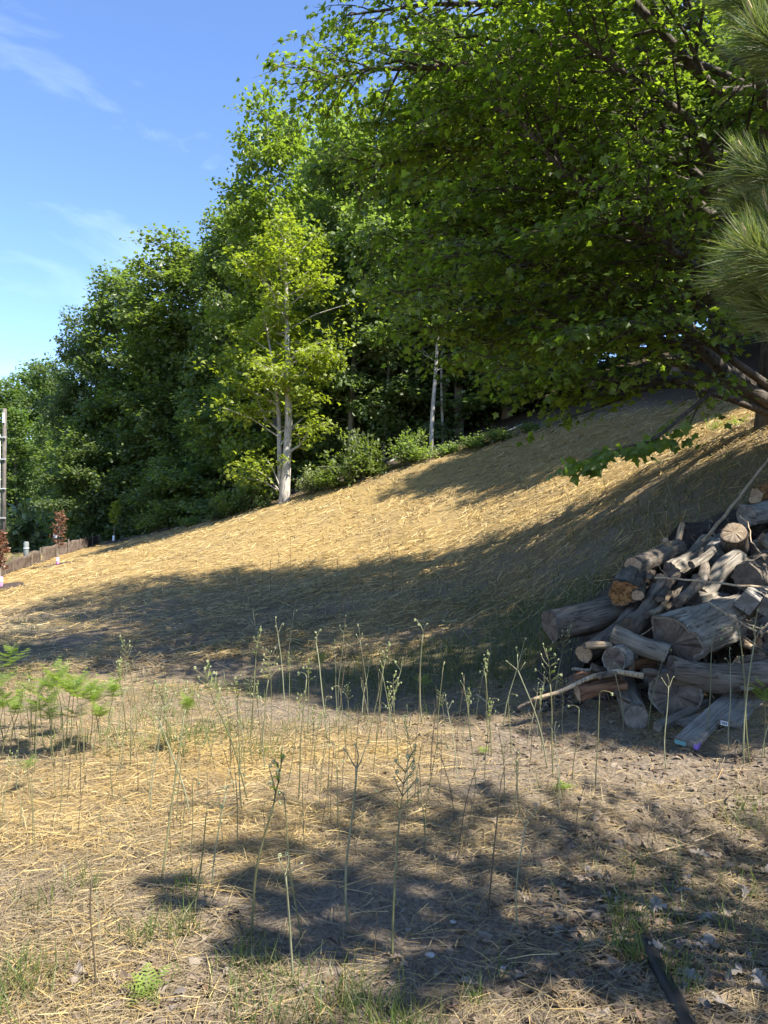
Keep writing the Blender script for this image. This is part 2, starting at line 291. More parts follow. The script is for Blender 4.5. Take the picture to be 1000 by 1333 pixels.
def ground():
    n = 400; t = np.linspace(-1, 1, n); k = 7.4
    ax = np.sinh(t * k) / math.sinh(k) * 620; ay = np.sinh(t * k) / math.sinh(k) * 620 + 4.2
    X, Y = np.meshgrid(ax, ay); Z = H(X, Y)
    v = np.stack([X, Y, Z], 2).reshape(-1, 3)
    i = np.arange(n * n).reshape(n, n); f = np.stack([i[:-1, :-1], i[:-1, 1:], i[1:, 1:], i[1:, :-1]], 2).reshape(-1, 4)
    m, tr = newmat('straw_and_sand'); l = tr.links.new
    tc = nd(tr, 'ShaderNodeTexCoord'); a1 = nd(tr, 'ShaderNodeAttribute', _attribute_name='cover')
    sp = nd(tr, 'ShaderNodeSeparateColor'); l(a1.outputs['Color'], sp.inputs[0])
    nz = nd(tr, 'ShaderNodeTexNoise', Scale=55.0, Detail=8.0, Roughness=.75); l(tc.outputs['Object'], nz.inputs['Vector'])
    nb = nd(tr, 'ShaderNodeTexNoise', Scale=4.5, Detail=6.0, Roughness=.6); l(tc.outputs['Object'], nb.inputs['Vector'])
    sand = ramp(tr, [(.28, (.055, .04, .026)), (.46, (.155, .122, .09)), (.60, (.245, .20, .155)), (.75, (.37, .315, .255))]); l(nz.outputs['Fac'], sand.inputs[0])
    st = ramp(tr, [(.30, (.10, .065, .03)), (.46, (.23, .155, .06)), (.60, (.36, .26, .105)), (.74, (.47, .36, .165))]); l(nz.outputs['Fac'], st.inputs[0])
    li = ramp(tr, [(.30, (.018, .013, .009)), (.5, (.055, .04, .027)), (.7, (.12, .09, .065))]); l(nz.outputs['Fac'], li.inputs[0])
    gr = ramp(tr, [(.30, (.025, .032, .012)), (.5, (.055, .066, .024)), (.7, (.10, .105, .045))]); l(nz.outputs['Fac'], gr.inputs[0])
    th = nd(tr, 'ShaderNodeMath', _operation='MULTIPLY_ADD'); th.inputs[1].default_value = .9; th.inputs[2].default_value = -.45; l(nb.outputs['Fac'], th.inputs[0])
    ad = nd(tr, 'ShaderNodeMath', _operation='ADD', _use_clamp=True); l(th.outputs[0], ad.inputs[0]); l(sp.outputs[0], ad.inputs[1])
    m1 = nd(tr, 'ShaderNodeMixRGB'); l(ad.outputs[0], m1.inputs[0]); l(sand.outputs[0], m1.inputs[1]); l(st.outputs[0], m1.inputs[2])
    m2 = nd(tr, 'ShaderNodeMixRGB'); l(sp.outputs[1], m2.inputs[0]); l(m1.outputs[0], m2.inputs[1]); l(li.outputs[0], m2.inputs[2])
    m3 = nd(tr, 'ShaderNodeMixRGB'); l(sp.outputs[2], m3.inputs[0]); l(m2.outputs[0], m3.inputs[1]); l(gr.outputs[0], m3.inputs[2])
    p = nd(tr, 'ShaderNodeBsdfPrincipled', Roughness=.95); p.inputs['Specular IOR Level'].default_value = .1; l(m3.outputs[0], p.inputs['Base Color'])
    b = nd(tr, 'ShaderNodeBump', Strength=.9, Distance=.02); l(nz.outputs['Fac'], b.inputs['Height']); l(b.outputs[0], p.inputs['Normal'])
    o = nd(tr, 'ShaderNodeOutputMaterial'); l(p.outputs[0], o.inputs['Surface'])
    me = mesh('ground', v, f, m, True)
    x, y = v[:, 0], v[:, 1]
    ca = me.color_attributes.new('cover', 'FLOAT_COLOR', 'POINT'); col = np.ones((len(v), 4), np.float32)
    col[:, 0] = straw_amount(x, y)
    wood = 1 / (1 + np.exp(-(y - edge_y(x) - .2 - (fbm(x * .7, y * .7, 77) - .47) * 3) * 2.2)); col[:, 1] = np.where(x > -16, wood, 0)
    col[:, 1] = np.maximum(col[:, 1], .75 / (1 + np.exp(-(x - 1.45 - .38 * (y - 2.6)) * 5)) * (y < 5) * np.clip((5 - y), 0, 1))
    green = np.clip((fbm(x * .5, y * .5, 55) - .36) * 2.2, 0, .62) * np.clip(y - 6.5, 0, 1) * np.clip((13 - .9 * np.maximum(x, -2) - y) / 2.2, 0, 1)  # weedy green, also darkening the ground colour where the maple's shade falls
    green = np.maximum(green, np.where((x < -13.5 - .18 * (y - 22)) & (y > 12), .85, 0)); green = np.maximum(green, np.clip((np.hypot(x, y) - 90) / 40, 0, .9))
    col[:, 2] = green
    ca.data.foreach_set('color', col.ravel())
    return tag(link('ground', me), 'sandy slope covered with straw mulch', kind='structure')
ground()

# ------------------------------------------------------------------ leaf scatter
def norm(a): return a / (np.linalg.norm(a, axis=-1, keepdims=True) + 1e-9)
def frames(d, up):
    y = norm(d); x = norm(np.cross(y, up)); z = np.cross(x, y); return np.stack([x, y, z], 2)
def scatter(tv, tf, pos, rot, scale):
    """N transformed copies of a small template as one vertex / triangle array"""
    tv = np.asarray(tv, float); tf = np.asarray(tf, int); n = len(pos)
    sc_ = np.asarray(scale, float); sc_ = np.repeat(sc_[:, None], 3, 1) if sc_.ndim == 1 else sc_
    v = np.einsum('nij,nkj->nki', rot, tv[None] * sc_[:, None, :]) + pos[:, None, :]
    f = tf[None] + (np.arange(n) * len(tv))[:, None, None]
    return v.reshape(-1, 3), f.reshape(-1, tf.shape[1])
_r = [(.27, -.15), (.30, .08), (.61, .38), (.31, .45), (.19, .68)]; _o = [(0, 0)] + _r + [(0, 1.0)] + [(-x, y) for x, y in _r[::-1]]
MAPLE_V = np.array([(0, .3, 0.02)] + [(x, y, -.22 * abs(x) - .16 * max(0, y - .3)) for x, y in _o]); MAPLE_F = [(0, i, i % 12 + 1) for i in range(1, 13)]
LEAF_V = np.array([(0, 0, 0), (.42, .38, -.10), (0, 1, -.12), (-.42, .38, -.10)]); LEAF_F = [(0, 1, 2), (0, 2, 3)]
STAR_V = np.array([(0, .0, 0), (.5, .12, -.12), (.25, .45, -.03), (0, 1, -.15), (-.25, .45, -.03), (-.5, .12, -.12)]); STAR_F = [(0, 1, 2), (0, 2, 3), (0, 3, 4), (0, 4, 5)]
OAK = [(0, 0), (.10, .05), (.07, .14), (.24, .20), (.12, .30), (.33, .42), (.14, .50), (.30, .66), (.12, .70), (.17, .88), (0, 1)]
_oo = OAK + [(-x, y) for x, y in OAK[-2:0:-1]]
OAK_V = np.array([(0, .45, .03)] + [(x, y, -.30 * abs(x) + .10 * math.sin(y * 5) + .18 * abs(x) * math.cos(y * 11)) for x, y in _oo]); OAK_F = [(0, i, i % len(_oo) + 1) for i in range(1, len(_oo) + 1)]
def leaf_orient(n, out, rg, flat=.75, droop=.25):
    up = norm(np.stack([rg.normal(0, 1 - flat, n) * 1.2, rg.normal(0, 1 - flat, n) * 1.2, np.ones(n)], 1) + out * .25)
    d = norm(out + rg.normal(0, .7, (n, 3)) * np.array([1, 1, .35]) - np.array([0, 0, droop])); return frames(d, up)

# ------------------------------------------------------------------ trees
def poly(p, d, length, n, rg, wander=.12, lift=0.0):
    pts = [np.array(p, float)]; d = np.array(d, float); d /= np.linalg.norm(d)
    for i in range(n):
        d = d + rg.normal(0, wander, 3) + np.array([0, 0, lift]); d /= np.linalg.norm(d)
        pts.append(pts[-1] + d * length / n)
    return np.array(pts)
def interp(pts, t):
    s = t * (len(pts) - 1); i = min(int(s), len(pts) - 2); f = s - i
    return pts[i] * (1 - f) + pts[i + 1] * f, pts[i + 1] - pts[i]
def grow(rg, wood, leafpts, limb, r0, side_len, n_side, leaf_step, sub=True, droop=-.03, k=5, twig_len=.45, start=.25, tw=1.0, vz=.28):
    """side branches and twigs on a limb; collects leaf anchors (point, outward direction)"""
    ll = np.linalg.norm(np.diff(limb, axis=0), axis=1).sum()
    for j in range(n_side):
        t = start + (1 - start) * (j + rg.uniform(0, .9)) / n_side; p, d = interp(limb, min(t, .999)); d = d / np.linalg.norm(d)
        s = 1 if j % 2 else -1; perp = np.cross(d, [0, 0, 1.]); perp /= np.linalg.norm(perp) + 1e-6
        dd = d * rg.uniform(.5, 1.0) + perp * s * rg.uniform(.5, 1.1) + np.array([0, 0, rg.normal(.06, vz)])
        L1 = side_len * (1.15 - .75 * t) * rg.uniform(.7, 1.25)
        b = poly(p, dd, L1, 5, rg, .13, droop); rr = r0 * (1 - t * .8) * .5
        wood.tube(b, np.linspace(max(rr, .006), .004, 6), 4, False)
        nt_ = max(2, int(L1 / twig_len * 2.2 * tw))
        for q in range(nt_):
            tt = .15 + .85 * (q + rg.uniform(0, .9)) / nt_; p2, d2 = interp(b, min(tt, .999)); d2 = d2 / np.linalg.norm(d2)
            s2 = 1 if q % 2 else -1; pr = np.cross(d2, [0, 0, 1.]); pr /= np.linalg.norm(pr) + 1e-6
            d3 = d2 * .7 + pr * s2 * rg.uniform(.3, 1.1) + np.array([0, 0, rg.normal(0, vz)])
            tw_ = poly(p2, d3, twig_len * rg.uniform(.6, 1.3), 3, rg, .15, -.05)
            if sub: wood.tube(tw_, np.linspace(.005, .002, 4), 3, False)
            m = max(2, int(twig_len / leaf_step))
            for i in range(m):
                pp, od = interp(tw_, min((i + .6) / m, .999)); leafpts.append((*pp, *od))
        for i in range(int(L1 / leaf_step * .5)):
            pp, od = interp(b, rg.uniform(.3, .999)); leafpts.append((*pp, *od))
def leaves_from(leafpts, rg, size, per, tv, tf, spread, flat=.75, droop=.25, mat=None, name='crown'):
    a = np.array(leafpts); a = np.repeat(a, per, axis=0); n = len(a)
    pos = a[:, :3] + rg.normal(0, 1, (n, 3)) * (np.array([1, 1, .6]) * spread if np.isscalar(spread) else np.array(spread)); out = norm(a[:, 3:])
    v, f = scatter(tv, tf, pos, leaf_orient(n, out, rg, flat, droop), size * rg.uniform(.5, 1.35, n))
    return mesh(name, v, f, mat), n

def proto_tree(seed, height, width, base, mat, bark, leaf=.21, nl=26, shape='oval', trunk_r=.16, stems=1, per=3, low=0., clump=.22):
    """returns (trunk mesh, crown mesh) of a tree standing at the origin"""
    rg = np.random.default_rng(seed); wood = MB(); lp = []
    for s in range(stems):
        lean = (rg.normal(0, .03), rg.normal(0, .03)) if stems == 1 else ((-.10, .09)[s], rg.normal(0, .03))
        tr = poly((0, 0, -.3), (lean[0], lean[1], 1), height * (.97 if s == 0 else .8), 12, rg, .035)
        tr[:, 0] += np.linspace(0, 1, 13) ** .6 * (0 if stems == 1 else (-.35, .3)[s])
        rr = trunk_r * (1 - np.linspace(0, 1, 13)) ** .8 + .012; rr[0] *= 1.45; rr[1] *= 1.08; wood.tube(tr, rr, 9)
        for i in range(nl // stems):
            t = base + (1 - base) * ((i + rg.uniform(0, .8)) / (nl // stems)); p, d = interp(tr, min(t, .995))
            az = i * 2.399 + rg.uniform(-.5, .5) + s; q = (t - base) / (1 - base)
            env = {'oval': math.sin(math.pi * (.10 + .86 * q)) ** .6, 'cone': (1.02 - q) ** .75, 'dome': math.sqrt(max(.04, 1 - (q * .97) ** 2.4)), 'column': .75 + .3 * math.sin(math.pi * q) - .55 * max(0, q - .75)}[shape]
            ln = width * .5 * env * rg.uniform(.75, 1.15)
            el = -.05 + .85 * q + rg.normal(0, .12) + low
            dirv = (math.cos(az) * math.cos(el), math.sin(az) * math.cos(el), math.sin(el))
            lb = poly(p, dirv, ln, 6, rg, .1, .015 - .03 * (1 - q)); r1 = max(.012, trunk_r * .34 * (1 - .6 * q))
            wood.tube(lb, np.linspace(r1, .008, 7), 5, False)
            grow(rg, wood, lp, lb, r1, ln * .55, max(5, int(ln * 4.2)), .16, sub=False, twig_len=.45, start=.15)
    crown, n = leaves_from(lp, rg, leaf, per, LEAF_V, LEAF_F, clump, flat=.6, mat=mat)
    a = np.array(lp); PEXT.append((float(np.quantile(a[:, 2], .998)), 2 * float(np.quantile(np.hypot(a[:, 0], a[:, 1]), .95))))
    return wood.me('trunk', M[bark]), crown
PEXT = []
def put_tree(name, pr, loc, sx, sz, rot, label, cat='tree', group=None):
    o = empty(name, loc); o.rotation_euler = (0, 0, rot); o.scale = (sx, sx, sz)
    link('trunk', pr[0], o); link('crown', pr[1], o)
    return tag(o, label, cat, group)

PR = {
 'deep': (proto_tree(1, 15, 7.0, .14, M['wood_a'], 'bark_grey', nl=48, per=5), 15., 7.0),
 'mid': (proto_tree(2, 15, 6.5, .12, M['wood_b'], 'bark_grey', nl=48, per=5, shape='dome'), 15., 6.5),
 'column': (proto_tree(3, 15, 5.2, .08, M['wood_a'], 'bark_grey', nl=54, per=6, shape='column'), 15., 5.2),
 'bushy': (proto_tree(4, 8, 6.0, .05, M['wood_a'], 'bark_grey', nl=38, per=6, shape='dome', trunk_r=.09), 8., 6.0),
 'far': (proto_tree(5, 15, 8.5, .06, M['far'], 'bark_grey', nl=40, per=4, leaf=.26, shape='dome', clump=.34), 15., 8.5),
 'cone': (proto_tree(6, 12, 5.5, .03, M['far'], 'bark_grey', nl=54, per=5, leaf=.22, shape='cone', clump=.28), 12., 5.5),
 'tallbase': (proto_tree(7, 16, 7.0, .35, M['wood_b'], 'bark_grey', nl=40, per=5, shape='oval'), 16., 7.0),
}
for _k, _e in zip(list(PR), PEXT): PR[_k] = (PR[_k][0], _e[0], _e[1])
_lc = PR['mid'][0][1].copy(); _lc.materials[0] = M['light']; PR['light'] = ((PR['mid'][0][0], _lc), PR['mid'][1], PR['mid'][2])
def tree_px(name, kind, u, Y, vtop, wpx, label, rot=None, group=None, cat='tree'):
    pr, h, wd = PR[kind]; d = ray(u, 600); x = d[0] * Y; z = hz(x, Y); top = at(u, vtop, Y).z
    return put_tree(name, pr, (x, Y, z), wpx / F * Y / wd, (top - z) / h, rnd.uniform(0, 6.28) if rot is None else rot, label, cat, group)
# edge trees that make the skyline
tree_px('maple_tree', 'mid', 276, 41, 318, 120, 'mid-green maple filling the gap between broad maple and tall green maple')
tree_px('maple_tree', 'deep', 122, 48, 412, 100, 'dark green maple at the low end of the wood, behind the silt fence corner')
tree_px('maple_tree', 'column', 168, 46.5, 352, 120, 'tall narrow dark maple, second tree up from the fence end of the wood')
tree_px('maple_tree', 'mid', 236, 43, 330, 175, 'broad mid-green maple with a pale sunlit top, between dark maple and lone yellow-green tree')
tree_px('maple_tree', 'column', 312, 38, 275, 115, 'tall green maple rising straight behind the lone tree on its downhill side')
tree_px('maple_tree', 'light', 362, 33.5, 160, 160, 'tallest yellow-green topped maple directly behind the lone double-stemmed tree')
for (u, Y, vt, wp, k, lab) in [(455, 30, 150, 190, 'deep', 'dark tall maple just uphill of the lone double-stemmed tree'),
        (560, 31, 120, 220, 'tallbase', 'tall maple with bare lower trunk behind the fern bank'), (660, 29, 60, 240, 'tallbase', 'tall maple behind the hanging branches, above the fern bank'),
        (770, 28, 40, 260, 'deep', 'dark maple at the top of the straw slope'), (880, 26, 10, 260, 'tallbase', 'bare-stemmed maple at the top corner of the straw slope'), (1000, 24, 0, 280, 'deep', 'dark maple behind the big leaning maple')]:
    tree_px('maple_tree', k, u, Y, vt, wp, lab)
for (u, Y, vt, wp, lab) in [(112, 46, 560, 100, 'low dark bushy tree right behind the end of the silt fence'), (170, 45.5, 500, 110, 'low dark bushy tree behind the small white-guarded sapling'),
        (225, 41.5, 480, 150, 'low bushy maple under the broad mid-green maple'), (290, 38.5, 480, 140, 'low bushy maple just downhill of the lone tree'), (440, 32, 470, 150, 'low bushy maple in the shade uphill of the lone tree')]:
    tree_px('bushy_tree', 'bushy', u, Y, vt, wp, lab)
# deeper in the wood
k = 0
for i in range(34):
    u = -20 + i * 36 + rnd.uniform(-14, 14); Y = rnd.uniform(40, 54) if u < 400 else rnd.uniform(33, 48)
    x = ray(u, 600)[0] * Y; y0 = float(edge_y(x))
    if Y < y0 + 7: Y = y0 + rnd.uniform(7, 15); x = ray(u, 600)[0] * Y
    if u < 95: continue
    kind = rnd.choice(['deep', 'tallbase', 'mid', 'column']); pr, h, wd = PR[kind]; s = rnd.uniform(.72, .9) if u < 330 else rnd.uniform(.9, 1.15)
    if u < 200: s *= .8
    put_tree('maple_tree', pr, (x, Y, hz(x, Y)), rnd.uniform(.85, 1.15), s, rnd.uniform(0, 6.28), 'maple standing deep in the dark wood behind the edge trees', 'tree', 'maples deep in the wood')
for i in range(10):
    u = 130 + i * 62 + rnd.uniform(-20, 20); Y = float(edge_y(ray(u, 600)[0] * 32)) + rnd.uniform(4, 8); x = ray(u, 600)[0] * Y
    pr, h, wd = PR['bushy']; put_tree('bushy_tree', pr, (x, Y, hz(x, Y)), rnd.uniform(.8, 1.1), rnd.uniform(.6, .85), rnd.uniform(0, 6.28), 'low bushy understorey tree in the dark wood behind its edge', 'tree', 'understorey trees in the wood')
# hill-top trees to the side of the slope: they shade its upper end; the two unseen bank trees are added shade casters
for (x, y, sx, sz, kd, lab) in [(13.2, 18.0, 1.0, .9, 'deep', 'dark maple on the hill top beside the straw slope'), (17, 21.5, 1.0, .9, 'mid', 'green maple on the hill top above the leaning maple'), (20, 24, 1.2, 1.0, 'deep', 'broad maple on the hill top behind its neighbours'), (6.3, 3.6, .30, .62, 'tallbase', 'unseen slender high-crowned tree added on the bank beside the wood pile for its shade'), (7.3, 6.0, .66, .62, 'mid', 'unseen round-crowned green tree added on the bank above the wood pile for its shade')]:
    put_tree('maple_tree', PR[kd][0], (x, y, hz(x, y)), sx, sz, rnd.uniform(0, 6), lab)
# far trees across the road
for (u, Y, vt, wp, k, lab) in [(-30, 78, 500, 150, 'far', 'round green tree across the road beyond the utility pole'), (35, 84, 480, 130, 'far', 'tall green tree farthest off beyond the fence'), (85, 72, 476, 110, 'far', 'green tree beyond the road next to the dark wood'),
        (22, 62, 535, 95, 'cone', 'tall conical green tree behind the utility pole'), (62, 60, 545, 60, 'cone', 'slim rounded green tree beside the conical tree'), (-60, 60, 560, 120, 'far', 'leafy green tree beyond the utility pole'), (92, 56, 560, 70, 'far', 'greyish green tree between the conical trees and the dark wood')]:
    tree_px('leafy_tree', k, u, Y, vt, wp, lab)

# the lone double-stemmed tree
def lone_tree():
    b = gp(371, 654); rg = np.random.default_rng(40); wood = MB(); lp = []; Yd = b.y
    px = lambda u, v, dy=0: np.array(at(u, v, Yd + dy)) - np.array(b)
    stemA = np.array([px(371, 664), px(371, 640), px(374, 590), px(376, 545), px(375, 500), px(374, 440), px(373, 380), px(372, 330), px(371, 300)])
    stemB = np.array([px(370, 655, .05), px(365, 622, .1), px(364, 580, .15), px(363, 540, .2), px(359, 500, .2), px(352, 455, .2), px(345, 410, .2)])
    ra = np.array([.27, .185, .15, .13, .11, .09, .065, .035, .012]); rb = np.array([.12, .10, .085, .075, .06, .04, .016])
    wood.tube(stemA, ra, 12); wood.tube(stemB, rb, 10)
    spec = [((363, 560), (345, 545), (335, 520), .05), ((374, 590), (390, 580), (403, 560), .05), ((376, 545), (340, 570), (350, 560), .03)]
    br = []
    for a, m, e, r in spec[:2]: br.append((np.array([px(*a), px(*m, -.2), px(*e, -.4)]), r))
    for i in range(46):
        q = (i + rg.uniform(0, .7)) / 46; st = stemA if i % 3 else stemB; t = (.42 if i % 3 else .5) + .56 * q if i % 3 else .4 + .58 * q
        p, d = interp(st, min(t, .99)); az = i * 2.4 + rg.uniform(-.4, .4)
        v = (664 - (p[2] / Yd * F)); wdt = 2.05 * (math.sin(math.pi * (.22 + .72 * q)) ** .7) * rg.uniform(.6, 1.1)
        el = .15 + .6 * q + rg.normal(0, .15)
        br.append((poly(p, (math.cos(az) * math.cos(el), math.sin(az) * math.cos(el), math.sin(el)), wdt, 5, rg, .12, .01), .045 * (1 - .6 * q)))
    for lb, r in br:
        wood.tube(lb, np.linspace(r, .008, len(lb)), 6, False)
        ln = np.linalg.norm(np.diff(lb, axis=0), axis=1).sum()
        grow(rg, wood, lp, lb, r, ln * .5, max(5, int(ln * 4)), .13, sub=False, twig_len=.34, start=.3)
    for i in range(230):
        c, d = interp(stemA, rg.uniform(.40, .99)); lp.append((*(c + rg.normal(0, 1, 3) * np.array([.5, .5, .2]) - np.array([0, .25, 0])), *rg.normal(0, 1, 3)))
    for uu, vv, n in [(300, 480, 40), (290, 530, 30), (330, 610, 46), (318, 622, 30), (345, 595, 20), (400, 540, 18), (430, 440, 24), (455, 395, 18)]:
        c = px(uu, vv, rg.uniform(-.8, .3))
        for i in range(n): lp.append((*(c + rg.normal(0, 1, 3) * np.array([.45, .45, .22])), *rg.normal(0, 1, 3)))
        base = px(365, min(vv + 40, 640)); wood.tube(np.array([base, (base + c) / 2 + np.array([0, 0, .15]), c]), np.array([.03, .02, .008]), 5, False)
    crown, n = leaves_from(lp, rg, .155, 4, STAR_V, STAR_F, .15, flat=.5, mat=M['bright'])
    o = empty('maple_tree', b); link('trunk', wood.me('trunk', M['bark_pale']), o); link('crown', crown, o)
    tag(o, 'lone double-stemmed tree with bright yellow-green leaves at the wood edge', 'tree')
lone_tree()

# slim bare trunks seen under the hanging branches
for (u, vb, vt, r, m, lab) in [(597, 566, 300, .17, 'bark_grey', 'straight grey trunk with sunlit upper part above the fern bank'), (561, 588, 380, .07, 'bark_pale', 'slim pale trunk at the wood edge below the fern bank'),
        (577, 575, 390, .05, 'bark_pale', 'thin pale trunk beside the straight grey trunk'), (500, 605, 400, .05, 'bark_grey', 'thin grey trunk in dark wood uphill of the lone tree'), (520, 603, 420, .045, 'bark_grey', 'very thin leaning trunk in dark wood near fallen branches')]:
    Y = {597: 29., 561: 27., 577: 28.5, 500: 29.5, 520: 30.}[u]; x = ray(u, 600)[0] * Y; z = hz(x, Y); rg = np.random.default_rng(u); mb = MB()
    h = at(u, vt, Y).z - z; p = poly((0, 0, -.2), (rg.normal(0, .03), 0, 1), h, 8, rg, .02); mb.tube(p, np.linspace(r * 1.2, r * .6, 9), 8); lp = []
    wood = mb
    for i in range(7):
        a, d = interp(p, .55 + .06 * i); az = i * 2.4; lb = poly(a, (math.cos(az), math.sin(az), .5), 1.5, 4, rg, .1); mb.tube(lb, np.linspace(r * .3, .008, 5), 4, False); grow(rg, mb, lp, lb, r * .3, .8, 5, .16, sub=False, twig_len=.4)
    cm, _ = leaves_from(lp, rg, .17, 2, LEAF_V, LEAF_F, .2, mat=M['wood_b'])
    o = empty('slim_tree', (x, Y, z)); link('trunk', mb.me('trunk', M[m]), o); link('crown', cm, o); tag(o, lab, 'tree')

# ---- the big near maple
def near_maple():
    rg = np.random.default_rng(77); b = np.array(gp(1000, 556)); b[0] += .12; wood = MB(); lp = []
    px = lambda u, v, Y: np.array(at(u, v, Y))
    trunk = np.array([b + (0, 0, -.3), b + (.02, 0, .5), b + (.1, .1, 1.6), b + (.05, .15, 3.2), b + (.15, .2, 5), b + (0, .1, 7), b + (-.1, 0, 9), b + (0, 0, 11)])
    wood.tube(trunk, [.34, .26, .23, .20, .17, .13, .08, .03], 14)
    limbs = []
    def limb(pts, r): limbs.append((np.array(pts), r))
    s0 = b + np.array([0, 0, .15])
    # limbs that fan out low from the base, as the photograph shows them
    limb([s0, px(930, 480, 10.4), px(850, 440, 10.4), px(760, 425, 10.3), px(690, 410, 10.3), px(620, 400, 10.3), px(560, 400, 10.4)], .10)
    limb([s0 + (0, -.1, .1), px(950, 490, 10.2), px(880, 420, 10), px(800, 380, 9.9), px(720, 345, 9.8), px(650, 330, 9.8), px(590, 330, 9.8)], .11)
    limb([s0, px(960, 520, 10.3), px(890, 505, 10.1), px(840, 500, 9.9), px(780, 490, 9.8), px(710, 480, 9.8), px(650, 475, 9.8)], .06)
    limb([s0 + (0, .2, .2), px(940, 470, 11), px(860, 400, 11.2), px(760, 330, 11.4), px(660, 300, 11.6), px(580, 300, 11.6), px(515, 320, 11.6)], .11)
    limb([trunk[2], px(930, 380, 10), px(830, 280, 9.8), px(740, 220, 9.7), px(680, 165, 9.7), px(640, 130, 9.7)], .10)
    limb([trunk[2], px(950, 300, 11), px(860, 230, 11.4), px(740, 190, 11.8), px(630, 190, 12), px(540, 200, 12), px(470, 220, 12)], .12)
    limb([trunk[3], px(930, 250, 10.6), px(800, 130, 10.8), px(680, 90, 11), px(570, 90, 11.2), px(480, 95, 11.3), px(410, 108, 11.3)], .12)
    limb([trunk[3], px(930, 200, 11.5), px(800, 60, 12), px(680, 10, 12.2), px(560, 10, 12.2), px(450, 20, 12.2)], .11)
    limb([trunk[4], px(940, 120, 10), px(820, -10, 9.9), px(720, -80, 9.9), px(600, -90, 10)], .09)
    limb([trunk[3], px(960, 260, 9.8), px(890, 160, 9.2), px(810, 80, 8.9), px(740, 40, 8.8)], .08)
    limb([trunk[2], px(960, 400, 9.6), px(890, 330, 9.0), px(810, 290, 8.7), px(740, 290, 8.6)], .08)
    limb([trunk[1], px(960, 470, 9.7), px(890, 420, 9.2), px(820, 420, 8.9), px(750, 430, 8.8)], .06)
    limb([s0 + (0, .1, 0), px(945, 490, 11.4), px(840, 450, 11.6), px(720, 445, 11.7), px(620, 445, 11.7), px(545, 425, 11.7)], .08)
    limb([trunk[2], px(950, 420, 11.5), px(840, 350, 11.9), px(720, 340, 12.2), px(600, 370, 12.3), px(510, 385, 12.3)], .09)
    limb([trunk[4], px(930, 60, 11.6), px(800, -90, 12), px(660, -140, 12), px(520, -120, 12)], .09)
    limb([trunk[3], px(900, 190, 12), px(760, 90, 12.4), px(620, 130, 12.6), px(520, 170, 12.6)], .09)
    limb([trunk[2], px(930, 330, 10.8), px(830, 220, 10.8), px(740, 150, 10.8), px(640, 140, 10.8), px(560, 150, 10.8)], .09)
    limb([trunk[2], px(940, 400, 10.4), px(850, 320, 10.4), px(760, 260, 10.4), px(680, 240, 10.4), px(600, 250, 10.4)], .09)
    limb([trunk[4], (4.5, 8.5, 9), (3.2, 6.8, 9.8), (1.8, 5.8, 9.8), (.4, 5.4, 9.3)], .10)  # from here on, overhead limbs out of view, added to shade the near slope
    limb([trunk[3], (4.6, 8.3, 7.5), (3.6, 6.5, 8), (2.6, 5.4, 7.9)], .09)
    limb([trunk[3], (5, 8, 6.6), (4.6, 6.2, 6.8), (4.2, 5, 6.4)], .08)
    limb([trunk[4], (3.8, 8.8, 9.6), (1.6, 7.4, 10.2), (-.3, 6.8, 10), (-1.6, 6.6, 9.6)], .09)
    limb([trunk[3], (4, 8.6, 8), (2.2, 7.2, 8.8), (.8, 6.6, 8.6)], .08)
    limb([trunk[4], (3.5, 8, 9.3), (1.5, 6.2, 9.2), (-.2, 5.4, 8.6), (-1.2, 5.2, 8.2)], .09)
    for i in range(24):
        t = .25 + .72 * (i + rg.uniform(0, .8)) / 24; p, d = interp(trunk, t); az = -2.0 + i * 2.399
        az = math.atan2(math.sin(az), math.cos(az))
        ln = rg.uniform(4.2, 6.0) * (1.05 - .55 * t); el = .25 + .7 * t + rg.normal(0, .1)
        dirv = np.array((math.cos(az) * math.cos(el), math.sin(az) * math.cos(el), math.sin(el)))
        if math.sin(az) < -.55 and t < .6: ln *= .62
        if math.sin(az) > .3: ln *= .55
        if math.cos(az) > .1 and t < .7: ln *= .6
        limb(poly(p, dirv, ln, 6, rg, .09, -.01), .08 * (1.1 - .6 * t))
    for lb, r in limbs:
        n = len(lb); lb2 = lb.copy(); lb2[1:-1] += rg.normal(0, .05, (n - 2, 3))
        wood.tube(lb2, np.linspace(r, .014, n), 8, False); ln = np.linalg.norm(np.diff(lb, axis=0), axis=1).sum()
        grow(rg, wood, lp, lb2, r, min(2.4, ln * .38), int(ln * 4.7), .092, sub=True, twig_len=.44, start=.26, droop=-.045, vz=.10)
    a = np.array(lp)
    # nothing hangs lower than a gently sloping line above the straw
    keep = a[:, 2] > H(a[:, 0], a[:, 1]) + .75; a = a[keep]
    crown, n = leaves_from(a, rg, .092, 2, MAPLE_V, MAPLE_F, (.095, .095, .05), flat=.68, droop=.5, mat=M['maple'])
    o = empty('maple_tree', tuple(b)); inv = -Vector(b)
    t = link('trunk', wood.me('trunk', M['bark_dark']), o); t.location = inv
    c = link('crown', crown, o); c.location = inv; c['kind'] = 'stuff'
    # low hanging spray: each leaf its own part
    sp = [px(960, 518, 10.0), px(925, 512, 9.2), px(893, 538, 8.8), px(866, 561, 8.5), px(845, 575, 8.3), px(812, 582, 8.1), px(775, 591, 7.95), px(740, 610, 7.9)]
    mb = MB(); mb.tube(sp, [.034, .028, .023, .019, .015, .011, .007, .003], 6); s = link('hanging_branch', mb.me('hanging_branch', M['bark_dark']), o); s.location = inv
    lm = [mesh('leaf', MAPLE_V * np.array([1, 1, z]), np.array(MAPLE_F), M['maple']) for z in (.6, 1.2, 1.8)]
